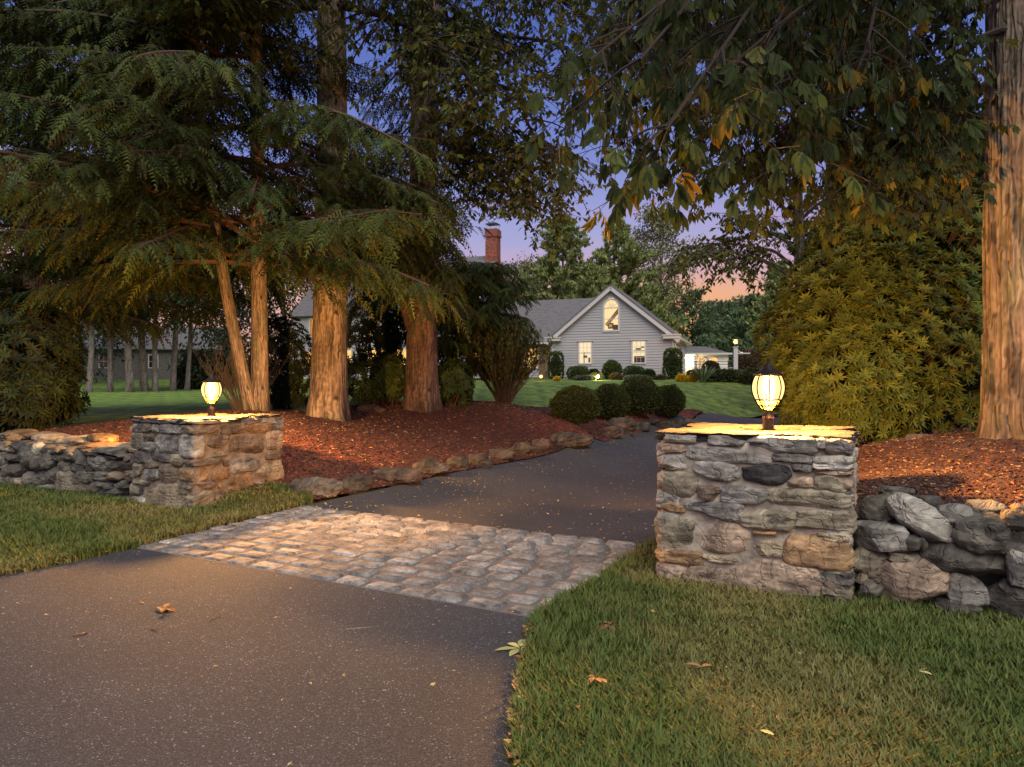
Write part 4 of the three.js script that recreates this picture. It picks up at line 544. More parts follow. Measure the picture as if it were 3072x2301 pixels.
// ---------------------------------------------------------------- shrubs
function rhodo(label, cpos, lobes, n, o) { // leaves in whorls over lumpy mounds
  const g = thing('rhododendron', label, 'rhododendron', cpos), r = rng(o.seed), wood = new Mass(3000), fol = new Mass(60000);
  for (let i = 0; i < n; i++) {
    const l = lobes[Math.floor(r() * lobes.length)], z = r() * 1.75 - 0.75, a = r() * 6.283, q = Math.sqrt(Math.max(0, 1 - z * z)), d = [Math.cos(a) * q, z, Math.sin(a) * q], sh = r() < 0.65 ? 1 : 0.6 + 0.4 * r(), k = sh * (1 + 0.16 * fbm(d[0] * 2 + o.seed, d[1] * 2, d[2] * 2 + l[0], 3) * 2);
    const c = [l[0] + d[0] * l[3] * k, l[1] + d[1] * l[4] * k, l[2] + d[2] * l[5] * k]; if (c[1] < 0.12) continue;
    if (d[2] < -0.45 && r() < 0.75) continue;
    const nn = nrm([d[0] / l[3] + (r() - 0.5) * 0.5, d[1] / l[4] + 0.45 + (r() - 0.5) * 0.4, d[2] / l[5] + (r() - 0.5) * 0.5]), ax = nrm(cross(nn, [0.3, 0.1, 1])), ay = cross(nn, ax), m = 7 + Math.floor(r() * 4), col = vary(o.cols[Math.floor(r() * o.cols.length)], r, 0.25);
    if (r() < 0.35) wood.tube([mix3([l[0], Math.max(0, l[1] - l[4] * 0.5), l[2]], c, 0.72), c], [0.008, 0.005], 3, [0.07, 0.045, 0.025]);
    for (let j = 0; j < m; j++) { const b = j / m * 6.283 + r() * 0.4, up = 0.1 + 0.5 * r(), dd = nrm(add(add(mul(ax, Math.cos(b)), mul(ay, Math.sin(b))), mul(nn, up))); fol.leaf(c, dd, nn, o.L * (0.75 + 0.5 * r()), o.L * 0.3, col, 0.2); }
  }
  for (let i = 0; i < 26; i++) { const l = lobes[i % lobes.length], a = r() * 6.283, e = [l[0] + Math.cos(a) * l[3] * 0.7, Math.max(0.5, l[1] + (r() - 0.3) * l[4] * 0.5), l[2] + Math.sin(a) * l[5] * 0.7], s = [(r() - 0.5) * 0.5 + l[0] * 0.4, -0.1, (r() - 0.5) * 0.4]; wood.tube([s, mix3(s, e, 0.5), e], [0.03, 0.02, 0.01], 5, [0.09, 0.055, 0.03]); }
  wood.mesh('stems', WOOD, g); fol.mesh('foliage', LEAF, g); return g;
}
rhodo('huge rounded rhododendron behind the nearer lantern', onGround(892, 11.2), [[-0.1, 1.5, 0, 1.95, 1.7, 1.6], [-0.85, 1.1, 0.3, 1.2, 1.25, 1.2], [0.35, 2.8, -0.1, 1.5, 1.7, 1.3], [1.2, 2.0, -0.5, 1.3, 1.8, 1.2], [-0.5, 2.2, 0.1, 1.3, 1.3, 1.2]], 12500, { seed: 201, L: 0.125, cols: [[0.07, 0.1, 0.018], [0.09, 0.125, 0.022], [0.052, 0.078, 0.016], [0.115, 0.145, 0.026]] });
rhodo('dark low rhododendron at the left edge above the dry stone wall', onGround(8, 13.2), [[0, 1.25, 0, 1.2, 1.4, 1.2], [0.5, 0.8, 0.3, 0.75, 0.75, 0.8], [-1.2, 1.2, 0, 1.3, 1.4, 1.2]], 3800, { seed: 203, L: 0.17, cols: [[0.012, 0.02, 0.008], [0.018, 0.028, 0.01], [0.026, 0.04, 0.012]] });
rhodo('leafy green bush low between the two big trunks', onGround(382, 18.6), [[-0.5, 0.5, 0, 0.9, 0.65, 0.6], [0.3, 0.7, 0.1, 0.55, 0.6, 0.5]], 700, { seed: 205, L: 0.16, cols: [[0.035, 0.06, 0.018], [0.055, 0.09, 0.022], [0.08, 0.12, 0.025]] });
rhodo('tall dark leafy shrub silhouetted against the lit house between the two big trunks', onGround(372, 21), [[0, 1.9, 0, 0.95, 1.3, 0.6], [0.7, 2.4, 0, 0.7, 1.0, 0.5]], 900, { seed: 208, L: 0.17, cols: [[0.025, 0.035, 0.012], [0.035, 0.05, 0.016]] });
rhodo('small leafy bush just right of the dark trunk', onGround(450, 18.7), [[0.1, 0.6, 0, 0.5, 0.6, 0.45]], 260, { seed: 206, L: 0.17, cols: [[0.035, 0.06, 0.018], [0.055, 0.09, 0.022]] });
rhodo('dense dark bush behind the twin stems of the hemlock', onGround(284, 17.5), [[0, 1.0, 0, 0.75, 1.2, 0.7]], 900, { seed: 207, L: 0.13, cols: [[0.022, 0.035, 0.012], [0.035, 0.05, 0.015]] });
function vase(label, pos, R, h, n, o) { // many thin stems fanning up from the ground
  const g = thing('vase_shrub', label, 'shrub', pos), r = rng(o.seed), wood = new Mass(4000), fol = new Mass(20000);
  for (let i = 0; i < n; i++) {
    const a = r() * 6.283, q = Math.sqrt(r()), e = [Math.cos(a) * R * q, h * (1.05 - 0.35 * q * q) * (0.75 + 0.3 * r()), Math.sin(a) * R * q], s = [Math.cos(a) * 0.16 * q, -0.05, Math.sin(a) * 0.16 * q], c = (u) => [lerp(s[0], e[0], Math.pow(u, 1.15)) + 0.05 * n3(u * 3, i, 0), e[1] * u, lerp(s[2], e[2], Math.pow(u, 1.15)) + 0.05 * n3(u * 3, i, 7)];
    const pts = [0, 0.2, 0.4, 0.6, 0.8, 1].map(c); wood.tube(pts, [0.014, 0.012, 0.009, 0.007, 0.005, 0.003], 4, vary(o.bark, r, 0.3));
    for (let k = 0; k < o.tw; k++) { const u = 0.35 + 0.65 * r(), b = c(u), d = nrm([e[0] * 0.3 + r() - 0.5, 1.1 + r() - 0.4, e[2] * 0.3 + r() - 0.5]), l = 0.18 + 0.3 * r(), t = mad(b, d, l); wood.tube([b, t], [0.004, 0.002], 3, o.bark); for (let m = 0; m < o.nl; m++) fol.leaf(mad(b, d, l * (0.3 + 0.7 * r())), nrm([r() - 0.5, r() - 0.1, r() - 0.5]), nrm([r() - 0.5, 1, r() - 0.5]), o.L * (0.7 + 0.6 * r()), o.L * 0.45, vary(o.cols[Math.floor(r() * o.cols.length)], r, 0.3), 0.15); }
  }
  wood.mesh('stems', WOOD, g); fol.mesh('foliage', LEAF, g);
}
vase('twiggy vase-shaped shrub with sparse olive leaves left of the boxwood balls', onGround(504, 20), 1.35, 2.25, 150, { seed: 211, bark: [0.07, 0.05, 0.035], tw: 12, nl: 7, L: 0.1, cols: [[0.06, 0.085, 0.022], [0.085, 0.105, 0.026], [0.045, 0.065, 0.018]] });
vase('bare grey twiggy shrub just right of the farther lantern', onGround(244, 15.6), 0.95, 1.55, 70, { seed: 213, bark: [0.15, 0.13, 0.11], tw: 9, nl: 1, L: 0.05, cols: [[0.08, 0.08, 0.03]] });
const twigCore = mat([0.012, 0.016, 0.007], 1);
function ball(name, label, cat, px, D, rx, ry, n, L, cols, seed, lift = 0, group, boxy = 0) { // clipped bush
  const b = onGround(px, D), g = thing(name, label, cat, b, 0, group), r = rng(seed), fol = new Mass(n * 2 + 16), cy = ry * 0.92 + lift;
  part('twig_core', new THREE.SphereGeometry(1, 20, 14).scale(rx * 0.86, ry * 0.9, rx * 0.86).translate(0, cy, 0), twigCore, g);
  for (let i = 0; i < n; i++) {
    const z = r() * 1.9 - 0.9, a = r() * 6.283, q = Math.sqrt(Math.max(0, 1 - z * z)); let d = [Math.cos(a) * q, z, Math.sin(a) * q]; if (d[2] < -0.6) continue;
    if (boxy) { const k = 1 / Math.pow(Math.abs(d[0]) ** boxy + Math.abs(d[1]) ** boxy + Math.abs(d[2]) ** boxy, 1 / boxy); d = mul(d, k); }
    const k = (0.88 + 0.14 * r()) * (1 + 0.1 * fbm(d[0] * 3 + seed, d[1] * 3, d[2] * 3, 3) * 2), c = [d[0] * rx * k, cy + d[1] * ry * k, d[2] * rx * k]; if (c[1] < 0.02) continue;
    const ld = nrm([d[0] + (r() - 0.5) * 1.6, d[1] + 0.3 + (r() - 0.5) * 1.6, d[2] + (r() - 0.5) * 1.6]); fol.leaf(c, ld, nrm([r() - 0.5, r(), r() - 0.5]), L * (0.7 + 0.6 * r()), L * 0.6, vary(cols[Math.floor(r() * cols.length)], r, 0.3), 0.2);
  }
  fol.mesh('foliage', LEAF, g); return g;
}
const BOX = [[0.05, 0.07, 0.018], [0.065, 0.088, 0.022], [0.036, 0.05, 0.015]];
ball('boxwood', 'nearest and leftmost of the four clipped boxwood balls along the drive', 'boxwood', 575.5, 18.5, 0.63, 0.5, 9000, 0.055, BOX, 221, 0, 'boxwood balls along the drive');
ball('boxwood', 'second boxwood ball from the left, between the nearest and the tallest', 'boxwood', 611, 20.5, 0.52, 0.53, 8000, 0.055, BOX, 222, 0, 'boxwood balls along the drive');
ball('boxwood', 'tallest boxwood ball, third from the left', 'boxwood', 640, 22.5, 0.68, 0.62, 8000, 0.06, BOX, 223, 0, 'boxwood balls along the drive');
ball('boxwood', 'smallest and farthest boxwood ball at the right end of the row', 'boxwood', 669, 24.5, 0.53, 0.55, 7000, 0.06, BOX, 224, 0, 'boxwood balls along the drive');

// ---------------------------------------------------------------- the house beyond the lawn
const shingleTex = dataTex(256, (u, v) => { const row = Math.floor(v * 16), c = Math.floor(u * 12 + (row % 2) * 0.5), k = 0.9 + 0.2 * hash(mod(c, 12), row, 5) - (v * 16 - row < 0.14 ? 0.16 : 0) + 0.2 * (n2p(u * 128, v * 128, 128, 6) - 0.5); return [k, k, k]; }, true);
const roofMat = mat([0.16, 0.155, 0.15], 0.9, { map: shingleTex });
const sidingMat = mat([0.38, 0.382, 0.395], 0.7), trim = mat([0.56, 0.55, 0.54], 0.55), brickTex = dataTex(256, (u, v) => { const row = Math.floor(v * 16), x = u * 8 + (row % 2) * 0.5, c = Math.floor(x), m = v * 16 - row < 0.16 || x - c < 0.09; const k = 0.7 + 0.5 * hash(mod(c, 8), row, 9); return m ? [0.62, 0.56, 0.5] : [0.72 * k, 0.42 * k, 0.34 * k]; }, true);
const brickMat = mat([0.62, 0.5, 0.46], 0.9, { map: brickTex }), fieldTex = dataTex(256, (u, v) => { let d1 = 9, d2 = 9, id = 0; for (let i = -1; i < 2; i++) for (let j = -1; j < 2; j++) { const X = Math.floor(u * 7) + i, Y = Math.floor(v * 7) + j, x = X + hash(mod(X, 7), mod(Y, 7), 1), y = Y + hash(mod(X, 7), mod(Y, 7), 2), q = Math.hypot(x - u * 7, y - v * 7); if (q < d1) { d2 = d1; d1 = q; id = hash(mod(X, 7), mod(Y, 7), 3); } else if (q < d2) d2 = q; } const k = d2 - d1 < 0.1 ? 0.75 : 0.4 + 0.35 * id; return [k, k * 0.88, k * 0.72]; }, true);
const paneMat = new THREE.MeshPhysicalMaterial({ color: 0xffffff, transmission: 1, thickness: 0, roughness: 0.02 }), roomMat = glow([1, 0.8, 0.48], 1.05), amberRoom = glow([1, 0.52, 0.12], 1.5), roomDark = mat([0.12, 0.08, 0.05], 0.9), roomShade = mat([0.55, 0.4, 0.25], 0.9);
function roofSlope(a, b, c, d, th = 0.12) { // a-b along the eave, d-c along the ridge
  const n = nrm(cross(sub(b, a), sub(d, a))), q = [a, b, c, d], lo = q.map((p) => mad(p, n, -th)), pos = [], uv = [], W = Math.hypot(...sub(b, a)), L = Math.hypot(...sub(d, a)), ex = nrm(sub(b, a));
  const U = (p) => { const e = sub(p, a), x = e[0] * ex[0] + e[1] * ex[1] + e[2] * ex[2]; const y = Math.sqrt(Math.max(0, e[0] ** 2 + e[1] ** 2 + e[2] ** 2 - x * x)); return [x / 4, y / 2.4]; };
  const f = (i, j, k) => { for (const p of [i, j, k]) { pos.push(...p); uv.push(...U(p)); } };
  f(a, b, c); f(a, c, d); f(lo[0], lo[2], lo[1]); f(lo[0], lo[3], lo[2]); for (let i = 0; i < 4; i++) { const j = (i + 1) % 4; f(q[i], lo[i], lo[j]); f(q[i], lo[j], q[j]); }
  const g = new THREE.BufferGeometry(); g.setAttribute('position', new THREE.Float32BufferAttribute(pos, 3)); g.setAttribute('uv', new THREE.Float32BufferAttribute(uv, 2)); g.computeVertexNormals(); return g;
}
function siding(half, y0, y1, holes, ex = 0.19) { // lapped boards on the plane z = 0
  const pos = [], quad = (a, b, c, d) => pos.push(...a, ...b, ...c, ...a, ...c, ...d);
  for (let y = y0; y < y1 - 0.02; y += ex) {
    const ym = y + ex / 2, hv = half(ym); let iv = [[hv[0], hv[1]]];
    for (const h of holes) { const [a, b] = h(ym) || [1, -1]; if (a < b) iv = iv.flatMap(([p, q]) => b <= p || a >= q ? [[p, q]] : [[p, a], [b, q]].filter(([s, t]) => t - s > 0.01)); }
    for (const [p, q] of iv) { const yt = Math.min(y + ex, y1); quad([p, y, 0.036], [q, y, 0.036], [q, yt, 0.002], [p, yt, 0.002]); quad([p, y, -0.01], [q, y, -0.01], [q, y, 0.036], [p, y, 0.036]); }
  }
  const g = new THREE.BufferGeometry(); g.setAttribute('position', new THREE.Float32BufferAttribute(pos, 3)); g.computeVertexNormals(); return g;
}
function windowPart(parent, x, y, z, w, h, o = {}) { // centre of the sill line
  const f = 0.1, geos = [bx(f, h, 0.06, -w / 2 + f / 2, h / 2, 0.03), bx(f, h, 0.06, w / 2 - f / 2, h / 2, 0.03), bx(w - 2 * f, f, 0.06, 0, h - f / 2, 0.03), bx(w - 2 * f, f, 0.06, 0, f / 2, 0.03)];
  if (o.head) geos.push(bx(w + 0.16, 0.07, 0.11, 0, h + 0.036, 0.055));
  const m = part('window', geos, trim, parent); m.position.set(x, y, z); if (o.turn) m.rotation.y = o.turn;
  const iw = w - 2 * f, ih = h - 2 * f; part('pane', bx(iw, ih, 0.006, 0, h / 2, 0.0), paneMat, m);
  const bars = [bx(iw, 0.05, 0.03, 0, h / 2, 0.02)]; const nx = o.nx ?? 3, ny = o.ny ?? 4; for (let i = 1; i < nx; i++) bars.push(bx(0.022, ih, 0.02, -iw / 2 + iw * i / nx, h / 2, 0.016)); for (let i = 1; i < ny; i++) if (i * 2 !== ny) bars.push(bx(iw, 0.022, 0.018, 0, f + ih * i / ny, 0.016));
  part('sash', bars, trim, m);
  const room = part('lit_room', [bx(iw + 0.9, ih + 0.5, 0.02, 0, h / 2, -0.7)], o.room ?? roomMat, m);
  const sc = [bx(iw + 0.9, 0.03, 0.68, 0, -0.05, -0.35), bx(0.03, ih + 0.3, 0.68, -iw / 2 - 0.3, h / 2, -0.35), bx(0.03, ih + 0.3, 0.68, iw / 2 + 0.3, h / 2, -0.35)];
  part('room_lining', sc, roomShade, m); if (o.things) part('furnishing', o.things(iw, ih, f), o.thingMat ?? roomDark, m); return m;
}
const [GT, GW, GY] = [-15.07, 41.2, 1.97];
{
  const g = thing('house', 'long grey clapboard house with a white-trimmed gable, brick chimney and lit windows', 'house', [6.94, GY, -48.5], -20 * Math.PI / 180); g.scale.x = 0.96;
  const EV = 2.89, PK = 6.4, K = (PK - EV) / 4.5;
  const lowHole = (cx) => (y) => y > 1.0 && y < 2.6 ? [cx - 0.52, cx + 0.52] : null, archHole = (y) => y > 3.27 && y < 4.95 ? [-0.6, 0.6] : y >= 4.95 && y < 5.55 ? [-Math.sqrt(0.36 - (y - 4.95) ** 2), Math.sqrt(0.36 - (y - 4.95) ** 2)] : null;
  const gs = part('siding', siding((y) => { const q = Math.min(4.5, (PK - y) / K); return [-q, q]; }, 0.1, PK - 0.1, [lowHole(2.0), lowHole(-1.94), archHole]), sidingMat, g); gs.userData.kind = 'stuff';
  const rs = part('siding', siding(() => [0, 7.5], 0.1, EV, [(y) => y < 2.3 ? [0.7, 3.6] : null, (y) => y < 2.3 ? [4.1, 7.0] : null]).rotateY(Math.PI / 2).translate(4.5, 0, 0), sidingMat, g); rs.userData.kind = 'stuff';
  part('foundation', [bx(9.0, 0.4, 0.1, 0, -0.1, -0.06), bx(0.1, 0.4, 7.4, 4.44, -0.1, -3.75)], mat([0.35, 0.34, 0.33], 0.9), g);
  for (const z of [-2.15, -5.55]) { const d = part('garage_door', [bx(0.06, 2.25, 2.84, 4.45, 1.15, z)], trim, g); for (let i = 0; i < 4; i++) part('door_panel', bx(0.03, 0.46, 2.6, 4.49, 0.33 + i * 0.55, z), mat([0.7, 0.69, 0.68], 0.6), d); }
  part('corner_board', bx(0.16, EV, 0.06, -4.44, EV / 2, 0.035), trim, g); part('corner_board', bx(0.16, EV, 0.06, 4.44, EV / 2, 0.035), trim, g); part('corner_board', bx(0.06, EV, 0.16, 4.53, EV / 2, -0.1), trim, g);
  const wl = windowPart(g, -1.94, 0.98, 0.022, 1.06, 1.64, { head: true, things: (w, h, f) => [bx(w * 0.9, 0.03, 0.2, 0, f + h * 0.5, -0.45), bx(0.05, h * 0.55, 0.05, -0.18, f + h * 0.28, -0.4), bx(0.3, 0.18, 0.1, -0.1, f + h * 0.32, -0.4), bx(0.12, 0.34, 0.1, 0.2, f + h * 0.16, -0.42)] });
  windowPart(g, 2.0, 0.98, 0.022, 1.06, 1.64, { head: true, things: (w, h, f) => [bx(w, 0.03, 0.25, 0, f + h * 0.58, -0.45), bx(0.4, 0.12, 0.12, -0.1, f + h * 0.66, -0.42), bx(w, h * 0.32, 0.05, 0, f + h * 0.16, -0.5), bx(0.25, 0.1, 0.1, 0.2, f + h * 0.75, -0.42)] });
  { // arched upper window
    const outer = new THREE.Shape(); outer.moveTo(-0.63, 3.25); outer.lineTo(0.63, 3.25); outer.lineTo(0.63, 4.95); outer.absarc(0, 4.95, 0.63, 0, Math.PI, false); outer.lineTo(-0.63, 3.25);
    const hole = (r, b) => { const h = new THREE.Path(); h.moveTo(-r, b); h.lineTo(r, b); h.lineTo(r, 4.95); h.absarc(0, 4.95, r, 0, Math.PI, false); h.lineTo(-r, b); return h; };
    outer.holes.push(hole(0.5, 3.37)); const m = part('window', new THREE.ExtrudeGeometry(outer, { depth: 0.07, bevelEnabled: false }).translate(0, 0, 0.012), trim, g);
    const ps = new THREE.Shape(); ps.moveTo(-0.5, 3.37); ps.lineTo(0.5, 3.37); ps.lineTo(0.5, 4.95); ps.absarc(0, 4.95, 0.5, 0, Math.PI, false); part('pane', new THREE.ExtrudeGeometry(ps, { depth: 0.006, bevelEnabled: false }).translate(0, 0, 0.004), paneMat, m);
    part('sash', bx(1, 0.05, 0.04, 0, 4.14, 0.035), trim, m); const bars = [bx(1, 0.07, 0.04, 0, 4.9, 0.035)]; for (let i = 1; i < 5; i++) { const a = i / 5 * Math.PI; bars.push(bx(0.5, 0.02, 0.02, 0.25, 0, 0).rotateZ(a).translate(0, 4.93, 0.03)); } bars.push(new THREE.TorusGeometry(0.24, 0.012, 5, 16, Math.PI).translate(0, 4.93, 0.03)); part('sash', bars, trim, m);
    part('lit_room', bx(2.0, 2.8, 0.02, 0, 4.4, -1.2), glow([1, 0.7, 0.34], 1.2), m);
    part('rafter', [bx(1.6, 0.22, 0.2, 0, 0, 0).rotateZ(0.85).translate(0.05, 4.35, -0.5)], roomShade, m);
    part('furnishing', [bx(0.9, 0.55, 0.1, 0.45, 3.5, -0.6), bx(0.4, 0.4, 0.05, -0.15, 3.7, -0.5)], roomDark, m); part('picture', bx(0.24, 0.22, 0.05, -0.15, 3.7, -0.46), mat([0.8, 0.6, 0.35], 0.8), m);
  }
  // gable roof and trim
  const oh = 0.35, yE = EV - K * oh, zF = 0.32, zB = -8;
  part('roof', [roofSlope([-4.5 - oh, yE + 0.16, zB], [-4.5 - oh, yE + 0.16, zF], [0, PK + 0.16, zF], [0, PK + 0.16, zB]), roofSlope([4.5 + oh, yE + 0.16, zF], [4.5 + oh, yE + 0.16, zB], [0, PK + 0.16, zB], [0, PK + 0.16, zF])], roofMat, g);
  const L = Math.hypot(4.5 + oh, PK - yE), ang = Math.atan2(PK - yE, 4.5 + oh);
  for (const s of [-1, 1]) { part('rake_board', [bx(L + 0.05, 0.3, 0.05, 0, 0, 0).rotateZ(-s * ang).translate(s * (4.5 + oh) / 2, (PK + yE) / 2 - 0.1, zF - 0.03), bx(L, 0.16, 0.05, 0, 0, 0).rotateZ(-s * ang).translate(s * (4.5 + oh) / 2, (PK + yE) / 2 - 0.22, 0.06), bx(L, 0.03, 0.26, 0, 0, 0).rotateZ(-s * ang).translate(s * (4.5 + oh) / 2, (PK + yE) / 2 - 0.16, 0.17)], trim, g); part('eave_return', [bx(1.2, 0.2, 0.36, s * 4.35, EV - 0.12, 0.18), bx(1.3, 0.07, 0.42, s * 4.35, EV + 0.02, 0.2)], trim, g); }
  const copper = mat([0.25, 0.32, 0.28], 0.6); for (const s of [-1, 1]) part('return_flashing', new THREE.ConeGeometry(0.62, 0.16, 4).rotateY(Math.PI / 4).scale(1, 1, 0.45).translate(s * 4.35, EV + 0.14, 0.16), copper, g);
  part('gutter', [bx(0.12, 0.12, 8.2, 4.9, yE + 0.06, -3.8)], trim, g); part('soffit', bx(0.42, 0.03, 8.2, 4.7, yE, -3.8), trim, g);
  for (const s of [-1, 1]) part('downspout', new THREE.TubeGeometry(new THREE.CatmullRomCurve3([[s * 4.85, EV - 0.25, 0.25], [s * 4.72, EV - 0.4, 0.2], [s * 4.6, EV - 0.5, 0.1], [s * 4.58, EV - 0.8, 0.08], [s * 4.58, 0.1, 0.08]].map((q) => new THREE.Vector3(...q))), 24, 0.045, 6), trim, g);
  // connecting wing
  const cx0 = -12.7, cx1 = -4.5, cz = -3.3;
  const win = [[-7.3, 0.7], [-9.6, 0.6], [-11.9, 0.6]]; const wing = part('siding', siding(() => [cx0, -6.6], 0.1, EV, win.map(([x, q]) => (y) => y > 0.8 && y < 2.4 ? [x - q + 0.02, x + q - 0.02] : null)).translate(0, 0, cz), sidingMat, g); wing.userData.kind = 'stuff';
  const st = bx(2.1, EV, 0.2, -5.55, EV / 2, cz); part('fieldstone_front', st, mat([0.5, 0.45, 0.38], 0.95, { map: fieldTex }), g);
  for (const [x, q] of win) windowPart(g, x, 0.78, cz + 0.022, q * 2, 1.65, { room: amberRoom, ny: 4 });
  part('roof', [roofSlope([cx0, EV - 0.15, cz + 0.4], [cx1 + 0.6, EV - 0.15, cz + 0.4], [cx1 + 4.3, 6.62, -7.6], [cx0, 6.62, -7.6]), roofSlope([cx1 + 4.3, EV, -12], [cx0, EV, -12], [cx0, 6.62, -7.6], [cx1 + 4.3, 6.62, -7.6])], roofMat, g);
  part('gutter', bx(8.8, 0.14, 0.14, -9.2, EV - 0.16, cz + 0.42), trim, g);
  // main block
  const mx0 = -31, mx1 = -12.7, mz = -3.8, E2 = 5.8, P2 = 10.8, zm = -8.8, mwin = []; for (const x of [-14.4, -16.6, -19.6, -22.2, -25.5, -28.5]) { mwin.push([x, 0.9, x < -18 ? 1.05 : 0.6]); mwin.push([x, 3.7, 0.6]); }
  const ms = part('siding', siding(() => [mx0, mx1], 0.1, E2, mwin.map(([x, y0, q]) => (y) => y > y0 + 0.05 && y < y0 + 1.65 ? [x - q + 0.02, x + q - 0.02] : null)).translate(0, 0, mz), sidingMat, g); ms.userData.kind = 'stuff';
  const me = part('siding', siding((y) => { const q = y < E2 ? 5 : (P2 - y) / (P2 - E2) * 5; return [5 - q, 5 + q]; }, 0.1, P2 - 0.1, []).rotateY(Math.PI / 2).translate(mx1, 0, mz), sidingMat, g); me.userData.kind = 'stuff';
  for (const [x, y, q] of mwin) windowPart(g, x, y, mz + 0.022, q * 2, 1.7, { room: hash(Math.round(x * 10), y * 10, 3) < 0.75 ? amberRoom : roomMat, ny: 4 });
  part('roof', [roofSlope([mx0, E2 - 0.2, mz + 0.35], [mx1 + 0.3, E2 - 0.2, mz + 0.35], [mx1 + 0.3, P2 + 0.1, zm], [mx0, P2 + 0.1, zm]), roofSlope([mx1 + 0.3, E2 - 0.2, mz - 10.35], [mx0, E2 - 0.2, mz - 10.35], [mx0, P2 + 0.1, zm], [mx1 + 0.3, P2 + 0.1, zm])], roofMat, g);
  const l2 = Math.hypot(5.35, P2 - E2 + 0.2), a2 = Math.atan2(P2 - E2 + 0.2, 5.35); for (const s of [-1, 1]) part('rake_board', bx(0.05, 0.28, l2, 0, 0, 0).rotateX(s * a2).translate(mx1 + 0.28, (P2 + E2) / 2 - 0.2, zm + s * 2.67), trim, g);
  part('corner_board', bx(0.16, E2, 0.16, mx1 - 0.05, E2 / 2, mz), trim, g);
  const ch0 = part('chimney', [bx(1.1, 13.4, 0.95, mx1 - 0.1, 6.4, zm + 0.2), bx(1.26, 0.14, 1.1, mx1 - 0.1, 12.5, zm + 0.2), bx(1.2, 0.45, 1.04, mx1 - 0.1, 12.8, zm + 0.2)], brickMat, g); const uvc = ch0.geometry.attributes.uv; for (let i = 0; i < uvc.count; i++) uvc.setXY(i, uvc.getX(i) * 0.7, uvc.getY(i) * 8);
  part('chimney_cap', [bx(0.03, 0.5, 0.03, mx1 - 0.55, 13.35, zm + 0.6), bx(0.03, 0.5, 0.03, mx1 + 0.35, 13.35, zm + 0.6), bx(0.03, 0.5, 0.03, mx1 - 0.55, 13.35, zm - 0.2), bx(0.03, 0.5, 0.03, mx1 + 0.35, 13.35, zm - 0.2), new THREE.ConeGeometry(0.85, 0.3, 4).rotateY(Math.PI / 4).scale(1, 1, 0.85).translate(mx1 - 0.1, 13.7, zm + 0.2)], mat([0.4, 0.4, 0.42], 0.4, { metalness: 0.8 }), g);
}
